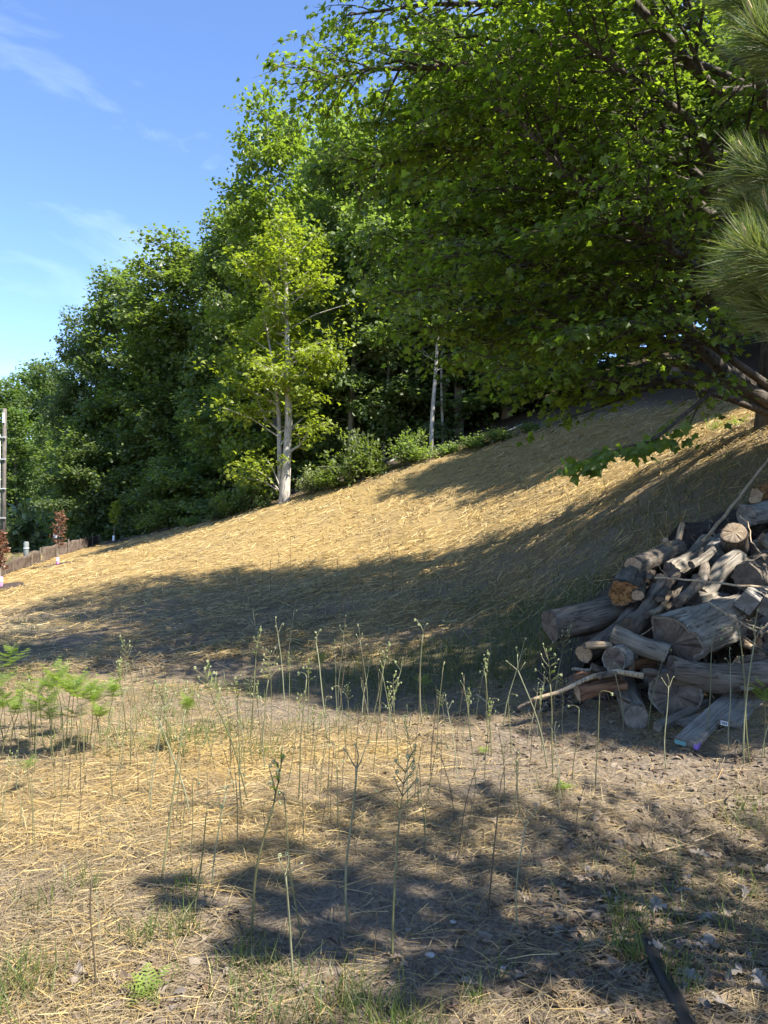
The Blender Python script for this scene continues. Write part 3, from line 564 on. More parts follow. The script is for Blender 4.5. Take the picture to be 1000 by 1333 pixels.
    for i in range(125):
        q = rg.uniform(.40, 1); p, d = interp(np.array(sp), min(q, .999)); p = p + rg.normal(0, 1, 3) * np.array([.085, .12, .045]) - np.array([0, 0, .05])
        lf = link('leaf', lm[i % 3], s)
        fr = frames(np.array([[rg.normal(-.5, .6), rg.normal(0, .5), -.65]]), np.array([[rg.normal(.2, .3), -.55, 1.0]]))[0]
        lf.matrix_local = Matrix.Translation(Vector(p)) @ Matrix(fr.tolist()).to_4x4() @ Matrix.Scale(rg.uniform(.09, .15), 4)
    return tag(o, 'big leaning maple with low limbs fanning over the straw slope', 'tree'), n
_, nleaf = near_maple(); print('near maple leaves', nleaf)

# ------------------------------------------------------------------ wood pile
def py(u, v): return 5.55 + (962 - v) / 300 * 2.0
def lathe_log(length, r0, r1, rg, sides=26, rings=16, rough=.08, bend=.05, flare=0., lobes=3, knots=0):
    """(bark vertices, faces, end outlines) along +Z"""
    ph = rg.uniform(0, 6.28, 6); v = []
    kn = [(rg.uniform(0, 6.28), rg.uniform(.2, .8), rg.uniform(.15, .35)) for _ in range(knots)]
    ax = lambda t: np.array([bend * length * math.sin(math.pi * t) * math.cos(ph[0]), bend * length * math.sin(math.pi * t * 1.3) * math.sin(ph[0]), t * length])
    for i in range(rings):
        t = i / (rings - 1); base = r0 + (r1 - r0) * t
        for j in range(sides):
            th = 2 * math.pi * j / sides
            r = base * (1 + rough * (math.sin(2 * th + ph[1] + t * 1.4) + .6 * math.sin(3 * th + ph[2] - t * 2) + .45 * math.sin(7 * th + ph[3] + t * 3) + .35 * math.sin(11 * th + ph[4])) + rg.normal(0, rough * .22))
            if flare: r *= 1 + flare * (1 - t) ** 2 * max(0, math.cos(lobes * th + ph[5])) ** 1.5
            for a, tt, g in kn:
                dd = ((math.remainder(th - a, 6.2832)) / .5) ** 2 + ((t - tt) / .12) ** 2; r *= 1 + g * math.exp(-dd)
            r *= 1 + rough * (2.2 * (float(vnoise(th * 2.2 + ph[0] * 9, t * length * 7)) - .5) + 1.5 * (float(vnoise(th * 5.1 + ph[1] * 9, t * length * 3)) - .5))
            c = ax(t); v.append((c[0] + r * math.cos(th), c[1] + r * math.sin(th), c[2] + (rg.normal(0, .012 * base * 2) if i in (0, rings - 1) else 0)))
    v = np.array(v); f = [(i * sides + j, i * sides + (j + 1) % sides, (i + 1) * sides + (j + 1) % sides, (i + 1) * sides + j) for i in range(rings - 1) for j in range(sides)]
    # bark lip turned inwards at both ends
    n = len(v); ends = []
    for e, row, s in ((0, 0, -1), (1, rings - 1, 1)):
        o = v[row * sides:(row + 1) * sides]; c = o.mean(0); inner = c + (o - c) * .90; inner[:, 2] = c[2] * .5 + inner[:, 2] * .5
        k0 = n + e * sides; f += [(row * sides + j, k0 + j, k0 + (j + 1) % sides, row * sides + (j + 1) % sides) if s > 0 else (row * sides + j, row * sides + (j + 1) % sides, k0 + (j + 1) % sides, k0 + j) for j in range(sides)]
        ends.append((c, inner, s))
    return np.concatenate([v, ends[0][1], ends[1][1]]), f, ends
def log_between(name, label, p0, p1, r0, r1, bark, end, seed, **kw):
    rg = np.random.default_rng(seed); d = Vector(p1) - Vector(p0); Ln = d.length
    v, f, ends = lathe_log(Ln, r0, r1, rg, **kw)
    o = empty(name, p0); o.rotation_mode = 'QUATERNION'; o.rotation_quaternion = d.to_track_quat('Z', 'Y')
    link('bark', mesh('bark', v, f, M[bark], True), o)
    for c, inner, s in ends:
        k = len(inner); cc = inner.mean(0); mid = cc + (inner - cc) * .55; zoff = np.array([0, 0, s * .004])
        ring = cc + (inner - cc) * 1.02
        vv = np.concatenate([ring + zoff * .3, mid + zoff * 1.2 + rg.normal(0, .0012, mid.shape), [cc + zoff * 1.5]])
        ff = [(j, (j + 1) % k, k + (j + 1) % k, k + j) for j in range(k)] + [(k + j, k + (j + 1) % k, 2 * k) for j in range(k)]
        if s < 0: ff = [q[::-1] for q in ff]
        link('cut_end', mesh('cut_end', vv, ff, M[end]), o)
    return tag(o, label, 'log')
def L2(label, a, b, ra, rb, bark, end, seed, name='log', **kw):
    """a, b: (u, v, depth shift); ra, rb radius in photo pixels"""
    Ya = py(a[0], a[1]) + a[2]; Yb = py(b[0], b[1]) + b[2]
    return log_between(name, label, at(a[0], a[1], Ya), at(b[0], b[1], Yb), ra * .9 / F * Ya, rb * .9 / F * Yb, bark, end, seed, **kw)
L2('long grey-brown weathered log lying lowest at the straw side of the wood pile', (716, 814, .2), (816, 788, .3), 22, 21, 'w_brown', 'end_dark', 1, rough=.06, bend=.06, knots=2)
L2('dark barked log with a rotten orange end, above the lowest weathered log', (811, 772, -.15), (846, 738, .55), 21, 19, 'w_bark', 'w_rot', 2, rough=.09)
L2('small knotty log stub with pale end beside the rotten orange end', (830, 775, -.22), (842, 752, .1), 9, 10, 'w_bark', 'end_tan', 3)
L2('log striped with sunlight, sawn end out, on the upper edge of the pile', (824, 738, -.15), (884, 716, .25), 15, 14, 'w_brown', 'end_tan', 4, rough=.05, knots=1)
L2('short pale upright branch stub on the sun-striped log', (880, 712, .15), (889, 684, .15), 4.5, 4, 'w_tan', 'end_tan', 5, name='branch_stub', rings=6)
L2('tiny round branch stub on the sun-striped log', (872, 714, .12), (866, 703, .0), 5.5, 5, 'w_tan', 'end_tan', 6, name='branch_stub', rings=6)
L2('grey barkless log leaning up behind the sun-striped log', (874, 744, .0), (921, 709, .25), 14, 13, 'w_grey', 'end_grey', 7)
L2('blue-grey short log wedged below the log with the tan sawn top', (926, 724, .05), (946, 700, .35), 14, 13, 'w_blue', 'end_grey', 8)
L2('dark log with clean tan sawn top at the top of the pile', (956, 693, -.35), (964, 722, .25), 17.5, 18, 'w_bark', 'end_tan', 9, rough=.04)
L2('blue-grey rough chunk of wood near the top of the pile', (972, 672, .0), (1030, 662, .1), 18, 17, 'w_blue', 'end_grey', 10, rough=.13)
L2('orange-brown split log topmost on the pile', (984, 646, .3), (1040, 632, .5), 12, 12, 'w_rot', 'end_tan', 11, rough=.12)
L2('pale grey log with a sunlit rounded end in the middle of the pile', (963, 727, -.12), (912, 772, -.05), 16, 14, 'w_grey', 'end_grey', 12, rough=.06)
L2('thick brown log with dark hollow end beside the tan-topped log', (972, 752, -.3), (1015, 722, .2), 21, 22, 'w_brown', 'end_dark', 13, rough=.06)
L2('grey log behind the thick brown log', (978, 716, .05), (1030, 690, .2), 13, 14, 'w_grey', 'end_grey', 14)
L2('brown diagonal stick log with a flared foot, leaning on the pile', (817, 817, -.25), (862, 757, -.05), 12, 8, 'w_brown', 'end_dark', 15, rough=.08, knots=2, flare=.3)
L2('long diagonal log with a pale sawn foot below the rotten-ended log', (760, 851, -.08), (834, 790, .2), 14, 14, 'w_brown', 'end_tan', 16, rough=.05)
L2('smooth grey log slanting down across the pile foot', (798, 823, -.3), (868, 853, -.25), 14, 15, 'w_grey', 'end_grey', 17, rough=.05)
L2('thin broken pale stick with hollow end at the pile foot', (761, 841, -.25), (795, 839, -.2), 5, 5, 'w_tan', 'end_dark', 18, name='stick', rings=6)
L2('round grey log, dark sawn end out, under the slanting grey log', (799, 859, -.28), (826, 848, .4), 17, 17, 'w_blue', 'end_dark', 19, rough=.03)
L2('short orange-brown log between the round log and the biggest round', (822, 866, -.05), (866, 864, .1), 8, 8, 'w_red', 'end_tan', 20)
L2('long horizontal log with broken brown fibres under the big stump', (872, 872, -.25), (1030, 880, -.2), 19, 18, 'w_brown', 'end_dark', 21, rough=.09, knots=2)
L2('biggest round with a dark sawn face at the pile foot', (880, 905, -.05), (868, 888, .5), 36, 35, 'w_grey', 'end_dark', 22, rough=.03, sides=30)
L2('short cracked log with a grey sawn end, lying before the biggest round', (828, 934, -.02), (812, 893, .42), 18, 17, 'w_grey', 'end_grey', 23, rough=.03)
L2('huge grey weathered stump with streaked grain in the middle of the pile', (876, 838, -.32), (964, 800, -.02), 38, 31, 'w_grey', 'end_dark', 24, name='stump', rough=.09, flare=.30, sides=40, rings=20, bend=.03, knots=3)
L2('dark root crotch on top of the grey stump', (905, 786, -.05), (945, 778, .1), 16, 12, 'w_grey', 'end_dark', 25, rough=.14)
L2('curved upright limb rising from the grey stump', (882, 785, -.28), (911, 721, .0), 8, 7, 'w_brown', 'end_dark', 26, bend=.12, rough=.05)
L2('dark brown rotten log deep between the leaning sticks', (846, 822, .12), (884, 768, .3), 22, 20, 'w_bark', 'end_dark', 27, rough=.12)
L2('dark hidden log behind the diagonal stick log', (800, 810, .35), (860, 770, .5), 20, 20, 'w_bark', 'end_dark', 28)
L2('thick dark log under the pale grey log', (930, 760, .3), (990, 800, .3), 22, 22, 'w_bark', 'end_dark', 29)
L2('dark log low behind the boards', (930, 905, .35), (1040, 912, .4), 24, 24, 'w_bark', 'end_dark', 30)
L2('grey log low beside the square timbers', (972, 812, .1), (1040, 838, .1), 20, 20, 'w_blue', 'end_grey', 31)
L2('brown log beside the square timbers', (985, 842, -.05), (1050, 846, .1), 14, 14, 'w_brown', 'end_tan', 32)
L2('slim bark-covered log lying in front of the long horizontal log', (960, 862, -.3), (1040, 850, -.2), 7, 7, 'w_bark', 'end_tan', 33)
L2('red-brown bark slab on the ground at the pile foot', (752, 902, -.1), (812, 890, -.02), 9, 8, 'w_red', 'end_tan', 34, name='bark_slab', rough=.15)
L2('dark red root piece half buried beside the bark slab', (745, 888, .1), (800, 876, .15), 10, 8, 'w_red', 'end_dark', 35, rough=.12)
L2('big grey log at the far side of the pile', (1010, 740, .6), (1090, 700, .7), 30, 28, 'w_grey', 'end_grey', 36)
L2('big brown log at the outer foot of the pile', (1015, 850, .3), (1110, 800, .5), 34, 32, 'w_bark', 'end_tan', 37)
L2('grey log filling the heart of the pile', (900, 750, .55), (980, 790, .55), 24, 24, 'w_bark', 'end_dark', 38)
_r = random.Random(21)
for i, (u, v, du, dv, r, bk) in enumerate([(842, 800, 30, -26, 5, 'w_tan'), (862, 842, 40, -14, 6, 'w_grey'), (905, 752, 34, 12, 6, 'w_bark'), (940, 742, 26, -22, 7, 'w_brown'), (900, 735, 30, -20, 6, 'w_grey'), (858, 780, 24, -30, 6, 'w_bark'), (790, 850, 40, 6, 5, 'w_bark'), (835, 875, 30, 4, 6, 'w_brown'),
        (985, 775, 30, 14, 7, 'w_grey'), (950, 815, 44, 22, 6, 'w_bark'), (965, 836, 40, 8, 6, 'w_tan'), (780, 880, 44, -6, 5, 'w_brown'), (800, 900, 20, 14, 5, 'w_bark'), (770, 868, 36, 10, 6, 'w_bark'), (985, 735, 30, -14, 8, 'w_bark'), (845, 750, 40, 8, 5, 'w_bark'), (990, 700, 24, 20, 7, 'w_grey'), (930, 880, 50, 10, 6, 'w_bark'), (1000, 830, 30, -20, 8, 'w_brown'), (960, 895, 40, -8, 6, 'w_grey')]):
    wh = ['beside the sun-striped log', 'under the big grey stump', 'in the heart of the pile', 'below the tan-topped log', 'near the leaning grey log', 'behind the diagonal stick log', 'under the slanting grey log', 'over the round grey log', 'by the square posts', 'between stump and posts', 'above the horizontal log', 'at the bark slab', 'in front of the bark slab', 'behind the bark slab', 'behind the thick brown log', 'above the rotten-ended log', 'under the blue-grey chunk', 'behind the boards', 'at the outer posts', 'over the boards'][i]
    L2(f'{"thin weathered" if bk in ("w_tan", "w_grey") else "thin dark barked"} split stick lying {wh}', (u, v, -.22 + _r.uniform(-.08, .1)), (u + du, v + dv, -.1 + _r.uniform(-.1, .25)), r, r * .8, bk, 'end_dark', 200 + i, name='split_stick', sides=9, rings=9, rough=.14, bend=.06)
# bent branches
def branch(label, pts, r0, r1, mat, seed, name='branch', k=7):
    rg = np.random.default_rng(seed); P3 = [np.array(at(u, v, py(u, v) + dy)) for u, v, dy in pts]; b = P3[0]; Q = []
    for i in range(len(P3) - 1):
        for t in np.linspace(0, 1, 4, endpoint=False): Q.append(P3[i] * (1 - t) + P3[i + 1] * t + rg.normal(0, .004, 3))
    Q.append(P3[-1]); mb = MB(); mb.tube(np.array(Q) - b, np.linspace(r0, r1, len(Q)), k)
    o = link(name, mb.me(name, M[mat])); o.location = b; return tag(o, label, 'branch')
branch('long crooked grey branch trailing out of the pile foot', [(690, 912, -.1), (724, 902, -.12), (775, 880, -.2), (805, 874, -.25), (838, 880, -.28)], .012, .024, 'w_tan', 1)
branch('short curved branch above the long crooked branch', [(744, 871, .0), (768, 873, -.05), (790, 870, -.1), (806, 876, -.2)], .012, .02, 'w_grey', 2)
branch('thin dark branch lying along the ground before the pile', [(672, 922, 0), (700, 910, -.05), (740, 897, -.05)], .012, .02, 'w_brown', 3)
branch('long straight pole with a pale upper half leaning on the pile', [(915, 705, -.1), (940, 675, -.05), (958, 652, .05), (998, 600, .3), (1030, 560, .5)], .017, .013, 'w_tan', 4)
branch('long thin twig lying across the middle of the pile', [(852, 752, -.45), (880, 753, -.5), (926, 757, -.5), (965, 763, -.5), (1020, 764, -.5)], .007, .011, 'w_tan', 5)
branch('tiny side twig standing up from the long thin twig', [(870, 752, -.48), (860, 740, -.5), (853, 731, -.5)], .004, .002, 'w_tan', 6)
branch('thin forked twig sloping across the big grey stump', [(916, 778, -.55), (936, 793, -.6), (958, 806, -.62), (985, 822, -.6)], .006, .008, 'w_tan', 7)
branch('thin dark stick poking out between the stump and horizontal log', [(968, 828, -.4), (985, 842, -.45), (1010, 858, -.4)], .009, .009, 'w_bark', 8)
branch('thin grey stick in the gap beside the diagonal stick log', [(832, 828, -.25), (850, 818, -.25), (872, 810, -.2)], .005, .006, 'w_tan', 9)
branch('dark forked twig among the square timbers', [(955, 800, -.3), (975, 808, -.35), (1000, 800, -.3)], .006, .007, 'w_bark', 10)
branch('bare twig bent over the horizontal log', [(972, 812, -.5), (990, 818, -.5), (1005, 812, -.5)], .006, .005, 'w_tan', 11)
branch('pale root fibre hanging beside the slanting grey log', [(852, 775, -.1), (848, 800, -.15), (852, 830, -.2)], .004, .003, 'w_tan', 12)
branch('curved sapling stem peeling round the tan-topped log', [(962, 672, -.25), (974, 680, -.35), (978, 705, -.35), (990, 720, -.3)], .006, .006, 'w_tan', 13)
# sawn timbers and boards
def board(label, a, b, w, h, seed, roll=0., mat='board', extras=(), name='board', cat='board'):
    p0, p1 = Vector(a), Vector(b); d = p1 - p0; Ln = d.length; mb = MB(); c = .004
    prof = [(-w / 2 + c, -h / 2), (w / 2 - c, -h / 2), (w / 2, -h / 2 + c), (w / 2, h / 2 - c), (w / 2 - c, h / 2), (-w / 2 + c, h / 2), (-w / 2, h / 2 - c), (-w / 2, -h / 2 + c)]
    rg = np.random.default_rng(seed); n = 6; v = [(x + .006 * math.sin(i), y + .004 * math.cos(i * 1.7), Ln * i / (n - 1)) for i in range(n) for x, y in prof]
    f = [(i * 8 + j, i * 8 + (j + 1) % 8, (i + 1) * 8 + (j + 1) % 8, (i + 1) * 8 + j) for i in range(n - 1) for j in range(8)]
    o = empty(name, p0); o.rotation_mode = 'QUATERNION'; q = d.to_track_quat('Z', 'Y'); o.rotation_quaternion = q @ Quaternion((0, 0, 1), roll)
    link('plank', mesh('plank', v, f, M[mat]), o)
    for z, s in ((0, -1), (Ln, 1)):
        i0 = 0 if s < 0 else n - 1
        vv = [(x + .006 * math.sin(i0), y + .004 * math.cos(i0 * 1.7), z + s * .001) for x, y in prof]; ff = [tuple(range(8))[::-1] if s < 0 else tuple(range(8))]
        link('end_grain', mesh('end_grain', vv, ff, M['end_grey']), o)
    for nm, m, x0, x1, y0, y1, z0, z1 in extras:
        e = MB(); e.box(x0, x1, y0, y1, z0, z1); link(nm, e.me(nm, M[m], False), o)
    return tag(o, label, cat)
def gz(u, v, up): p = gp(u, v); p.z += up; return p
def face(u, v, Y): return at(u, v, Y)
board('wide weathered board with purple painted end, propped at the pile foot', gz(893, 975, .03), at(958, 906, 6.0) , .16, .038, 1, roll=.12,
      extras=[('purple_end', 'purple', -.0815, -.055, -.0195, .0195, -.003, .05), ('teal_end', 'teal', .0, .075, -.0195, .0125, -.003, -.0012)])
b2 = board('second weathered board with a small white label on its end', gz(950, 950, .035), at(990, 905, 6.05), .155, .04, 2, roll=.06,
      extras=[('paper_label', 'white', .01, .06, -.017, .015, -.003, -.0015)])
for i in range(6):
    e = MB(); e.box(.016 + i * .0068, .016 + i * .0068 + (.003 if i % 2 else .0045), -.010, .009, -.0042, -.0032); link('label_print', e.me('label_print', M['ink'], False), b2)
board('narrow square timber slanting out from under the boards', gz(856, 954, .035), at(940, 908, 6.05), .07, .06, 3, roll=.2, mat='w_brown', name='timber', cat='timber')
board('short grey board end under the wide board', gz(888, 949, .03), at(925, 927, 5.9), .13, .036, 4, roll=.05)
board('square grey fence post with its end out, beside the grey stump', at(972, 786, py(972, 786) - .55), at(996, 762, py(996, 762) + .4), .14, .14, 5, roll=.6, mat='w_blue', name='post', cat='post')
board('square timber post at the outer side of the first post', at(1000, 792, py(1000, 792) - .5), at(1020, 766, py(1020, 766) + .4), .14, .14, 6, roll=.5, mat='w_grey', name='post', cat='post')
board('broken flat plank standing on edge behind the stump', at(960, 790, py(960, 790) - .1), at(985, 745, py(985, 745) + .1), .10, .03, 7, roll=.9, mat='w_brown', name='plank_piece', cat='plank')
# heap of bark debris under the logs
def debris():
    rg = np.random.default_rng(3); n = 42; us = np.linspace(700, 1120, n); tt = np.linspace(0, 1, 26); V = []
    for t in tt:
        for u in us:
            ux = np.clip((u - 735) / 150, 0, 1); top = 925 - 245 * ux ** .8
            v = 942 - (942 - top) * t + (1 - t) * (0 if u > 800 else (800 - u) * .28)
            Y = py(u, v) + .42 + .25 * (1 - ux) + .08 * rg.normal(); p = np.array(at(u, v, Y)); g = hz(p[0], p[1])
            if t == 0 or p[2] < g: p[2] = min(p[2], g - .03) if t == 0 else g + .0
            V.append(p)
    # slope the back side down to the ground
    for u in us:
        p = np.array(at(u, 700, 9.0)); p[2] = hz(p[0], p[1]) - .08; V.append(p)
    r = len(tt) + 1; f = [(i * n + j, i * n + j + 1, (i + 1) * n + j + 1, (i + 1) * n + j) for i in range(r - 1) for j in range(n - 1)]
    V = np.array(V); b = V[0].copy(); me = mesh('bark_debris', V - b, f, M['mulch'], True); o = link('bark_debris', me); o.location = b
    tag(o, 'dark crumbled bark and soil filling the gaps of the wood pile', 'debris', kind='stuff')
    # chips on it and round it
    k = 900; i = rg.integers(0, n * len(tt), k); pos = V[i] + rg.normal(0, .06, (k, 3)); pos[:, 1] -= .05
    g = H(pos[:, 0], pos[:, 1]); pos[:, 2] = np.maximum(pos[:, 2], g + .01)
    rot = frames(rg.normal(0, 1, (k, 3)), rg.normal(0, 1, (k, 3)))
    tv = np.array([(-.5, -.5, 0), (.5, -.4, .1), (.4, .5, 0), (-.3, .6, -.1), (0, 0, .25)]); tf = [(0, 1, 4), (1, 2, 4), (2, 3, 4), (3, 0, 4)]
    v, f = scatter(tv, tf, pos, rot, np.stack([rg.uniform(.012, .03, k), rg.uniform(.02, .09, k), rg.uniform(.01, .03, k)], 1))
    o = link('wood_chips', mesh('wood_chips', v, f, M['litter'])); tag(o, 'brown bark chips scattered over the wood pile', 'chips', kind='stuff')
debris()

# ------------------------------------------------------------------ straw, grass, litter
def slope_dir(x, y, th):
    e = .05; dx = np.cos(th); dy = np.sin(th); dz = (H0(x + dx * e, y + dy * e) - H0(x - dx * e, y - dy * e)) / (2 * e); return np.stack([dx, dy, dz], 1)
STRIP_V = np.array([(-.5, -.5, 0), (.5, -.5, 0), (-.5, 0, .12), (.5, 0, .12), (-.5, .5, 0), (.5, .5, 0)]); STRIP_F = [(0, 1, 3), (0, 3, 2), (2, 3, 5), (2, 5, 4)]
QUAD_V = np.array([(-.5, -.5, 0), (.5, -.5, 0), (.5, .5, 0), (-.5, .5, 0)]); QUAD_F = [(0, 1, 2), (0, 2, 3)]
def strands(name, n, y0, y1, lo, hi, wd, mat, label, amount, tv, tf, tilt=.12, power=1., xw=.72, lift=.02):
    rg = np.random.default_rng(len(name) + n); m = int(n * 2.6); q = rg.uniform(0, 1, m)
    y = 1 / (1 / y0 - q * (1 / y0 - 1 / y1)); x = rg.uniform(-xw, xw, m) * y * 1.0
    keep = rg.uniform(0, 1, m) < amount(x, y) ** power; x, y = x[keep][:n], y[keep][:n]; m = len(x)
    th = rg.uniform(0, 6.283, m) * .5 + vnoise(x * 1.3, y * 1.3, 8) * 6; d = slope_dir(x, y, th); d[:, 2] += rg.normal(0, tilt, m)
    up = np.stack([rg.normal(0, .4, m), rg.normal(0, .4, m) - .25, np.ones(m)], 1); sc_ = 1 + .02 * y
    s = np.stack([wd(y) * rg.uniform(.6, 1.4, m), rg.uniform(lo, hi, m) * sc_, rg.uniform(lo, hi, m) * rg.uniform(-.2, 1, m)], 1)
    pos = np.stack([x, y, H(x, y) + rg.uniform(0, lift, m) + .004], 1)
    v, f = scatter(tv, tf, pos, frames(d, up), s); o = link(name, mesh(name, v, f, M[mat])); return tag(o, label, 'straw', kind='stuff')
strands('straw', 56000, 2.0, 9.5, .05, .19, lambda y: .0009 + .0004 * y, 'straw', 'loose yellow straw strewn over the sand', lambda x, y: .06 + .94 * straw_amount(x, y) * np.clip(.35 + 1.6 * (fbm(x * 2.2, y * 2.2, 91) - .3), .1, 1), STRIP_V, STRIP_F, power=1.4)
strands('straw_mulch', 60000, 8.5, 46, .07, .24, lambda y: .002 + .00055 * y, 'straw', 'thick yellow straw mulch over the whole slope', lambda x, y: straw_amount(x, y) * np.clip(.45 + 1.4 * (fbm(x * 1.4, y * 1.4, 92) - .3), .2, 1), QUAD_V, QUAD_F, tilt=.16, lift=.05)
strands('old_straw', 15000, 8.5, 44, .08, .26, lambda y: .002 + .0006 * y, 'thatch', 'darker rotted straw in patches among the mulch', lambda x, y: np.clip((fbm(x * .7, y * .7, 95) - .42) * 4, .05, 1) * (y < edge_y(x)), QUAD_V, QUAD_F, tilt=.2, lift=.06)
strands('dead_grass', 40000, 1.9, 9.5, .04, .20, lambda y: .0009 + .00035 * y, 'thatch', 'greyish dead grass and stalks matted on the sand', lambda x, y: np.clip(.25 + 1.3 * (fbm(x * 1.6 + 9, y * 1.6, 93) - .3), .08, 1) * np.where((np.abs(x - .45) < .8) & (np.abs(y - 3) < .4), .35, 1), STRIP_V, STRIP_F)
BL_V = np.array([(-.5, 0, 0), (.5, 0, 0), (-.4, .45, .06), (.4, .45, .06), (0, 1, .32)]); BL_F = [(0, 1, 3), (0, 3, 2), (2, 3, 4)]
def blades(name, pts, hlo, hhi, w0, mat, label, seed, lean=.35):
    rg = np.random.default_rng(seed); x, y = pts; m = len(x); pos = np.stack([x, y, H(x, y) - .005], 1)
    d = np.stack([rg.normal(0, lean, m), rg.normal(0, lean, m), np.ones(m)], 1); up = rg.normal(0, 1, (m, 3)); up[:, 2] *= .2
    hgt = rg.uniform(hlo, hhi, m); v, f = scatter(BL_V, BL_F, pos, frames(d, up), np.stack([w0 * rg.uniform(.6, 1.3, m), hgt, hgt], 1))
    o = link(name, mesh(name, v, f, M[mat])); return tag(o, label, 'grass', kind='stuff')
def tufts(lst, seed):
    rg = np.random.default_rng(seed); X, Y = [], []
    for u, v, n, r in lst:
        p = gp(u, v); k = int(n); X.append(p.x + rg.normal(0, r, k)); Y.append(p.y + rg.normal(0, r * .8, k))
    return np.concatenate(X), np.concatenate(Y)
blades('grass', tufts([(330, 1262, 60, .06), (310, 1300, 60, .08), (380, 1285, 40, .06), (450, 1310, 70, .05), (500, 1340, 90, .07), (540, 1350, 60, .05), (345, 1340, 70, .08), (430, 1350, 90, .1), (470, 1290, 26, .04), (12, 1290, 110, .09), (40, 1275, 60, .08), (5, 1310, 90, .08),
        (60, 1185, 50, .08), (110, 1160, 40, .06), (210, 1215, 50, .07), (245, 1215, 40, .05), (185, 1225, 30, .05), (240, 1160, 40, .06), (615, 1310, 40, .025), (650, 1275, 8, .02),
        (815, 1245, 90, .05), (825, 1215, 60, .05), (808, 1190, 40, .04), (880, 1270, 60, .05), (885, 1300, 40, .04), (870, 1220, 20, .05), (930, 1215, 20, .05), (935, 1275, 8, .02), (985, 1060, 60, .1), (970, 1080, 50, .1), (995, 1150, 40, .12), (700, 1030, 14, .04), (735, 1035, 16, .04), (660, 1120, 10, .05), (870, 1190, 30, .12), (840, 1140, 60, .2), (900, 1150, 60, .2), (950, 1180, 50, .2), (985, 1250, 30, .15)], 4),
       .05, .17, .0038, 'grass', 'green grass blades in small tufts on the sand', 9)
blades('low_grass', tufts([(200 + i * 9, 940 + (i * 37) % 40, 40, .16) for i in range(12)] + [(320 + i * 5, 985, 10, .1) for i in range(10)] + [(20 + i * 22, 955 + (i * 13) % 25, 26, .14) for i in range(9)] + [(365, 960, 60, .25), (230, 905, 120, .25), (215, 930, 120, .2), (310, 900, 60, .25), (470, 945, 60, .2), (400, 950, 60, .25), (560, 930, 40, .2)], 6), .05, .17, .005, 'grass', 'short green grass between the bracken stalks', 10)
def field_weeds():
    rg = np.random.default_rng(66); m = 60000; q = rg.uniform(0, 1, m); y = 1 / (1 / 6.8 - q * (1 / 6.8 - 1 / 22)); x = rg.uniform(-.6, .75, m) * y
    dens = np.clip((fbm(x * .5, y * .5, 55) - .36) * 4, .06, 1) * np.clip((y - 6.5), 0, 1) * np.clip(1 - (y - 12.5 + .9 * np.maximum(x, -2)) / 2.2, 0.015, 1) * np.clip(.5 + x * .15, .25, 1)  # weeds thickened in the shaded zone, which also darkens it
    k = rg.uniform(0, 1, m) < dens; return x[k][:24000], y[k][:24000]
blades('field_weeds', field_weeds(), .05, .20, .007, 'weed', 'sparse dark green weeds sprouting through the straw in the shade', 12, lean=.3)
# leaf litter and single dry leaves
def litter():
    rg = np.random.default_rng(14); X, Y = [], []
    for u, v, n, r in [(900, 1180, 500, .3), (950, 1260, 700, .25), (880, 1320, 500, .25), (980, 1330, 600, .3), (990, 1120, 400, .35), (850, 1100, 250, .4), (760, 1180, 160, .2), (700, 1320, 160, .25), (930, 1010, 300, .4), (780, 990, 200, .4), (700, 930, 200, .5), (230, 1280, 120, .2), (200, 1310, 120, .2), (600, 1320, 80, .3), (640, 910, 120, .5)]:
        p = gp(u, v); X.append(p.x + rg.normal(0, r, n)); Y.append(p.y + rg.normal(0, r, n))
    x = np.concatenate(X); y = np.concatenate(Y); n = len(x); pos = np.stack([x, y, H(x, y) + rg.uniform(.002, .02, n)], 1)
    rot = frames(np.stack([rg.normal(0, 1, n), rg.normal(0, 1, n), rg.normal(0, .25, n)], 1), np.stack([rg.normal(0, .45, n), rg.normal(0, .45, n), np.ones(n)], 1))
    v, f = scatter(STAR_V * np.array([1, 1, 1.6]), STAR_F, pos, rot, rg.uniform(.02, .065, n)); o = link('leaf_litter', mesh('leaf_litter', v, f, M['litter'])); tag(o, 'brown broken leaf litter on the ground beside the pipe and pile', 'litter', kind='stuff')
    ms = []
    for q in range(4):
        vv = OAK_V.copy(); vv[:, 2] += .14 * np.sin(vv[:, 1] * 4 + q * 1.7) * (q % 2 + .5) + np.abs(vv[:, 0]) * (.55 if q > 1 else -.25); ms.append(mesh('dry_leaf', vv, np.array(OAK_F), M['deadleaf']))
    spots = [(920, 1240), (900, 1275), (870, 1245), (850, 1195), (845, 1190), (936, 1155), (965, 1165), (972, 1178), (910, 1205), (955, 1235), (990, 1225), (995, 1290), (940, 1310), (905, 1300), (960, 1325), (985, 1330), (880, 1165), (935, 1180), (925, 1120), (985, 1135), (770, 1135), (775, 1145), (800, 1325), (745, 1215), (930, 1195), (862, 1290), (905, 1320), (975, 1270), (945, 1265), (850, 1240)]
    for i in range(56):
        u, v = spots[i] if i < len(spots) else (rg.uniform(850, 1000), rg.uniform(1110, 1333)); p = gp(u, v)
        o = link('dry_leaf', ms[i % 4]); o.location = (p.x, p.y, p.z + .012); o.rotation_euler = (rg.normal(0, .35), rg.normal(0, .35), rg.uniform(0, 6.28)); s = rg.uniform(.06, .105); o.scale = (s, s, s)
        tag(o, 'curled pale grey-brown dry oak leaf on the shaded litter beside the black pipe', 'leaf', 'dry oak leaves on the ground')
litter()
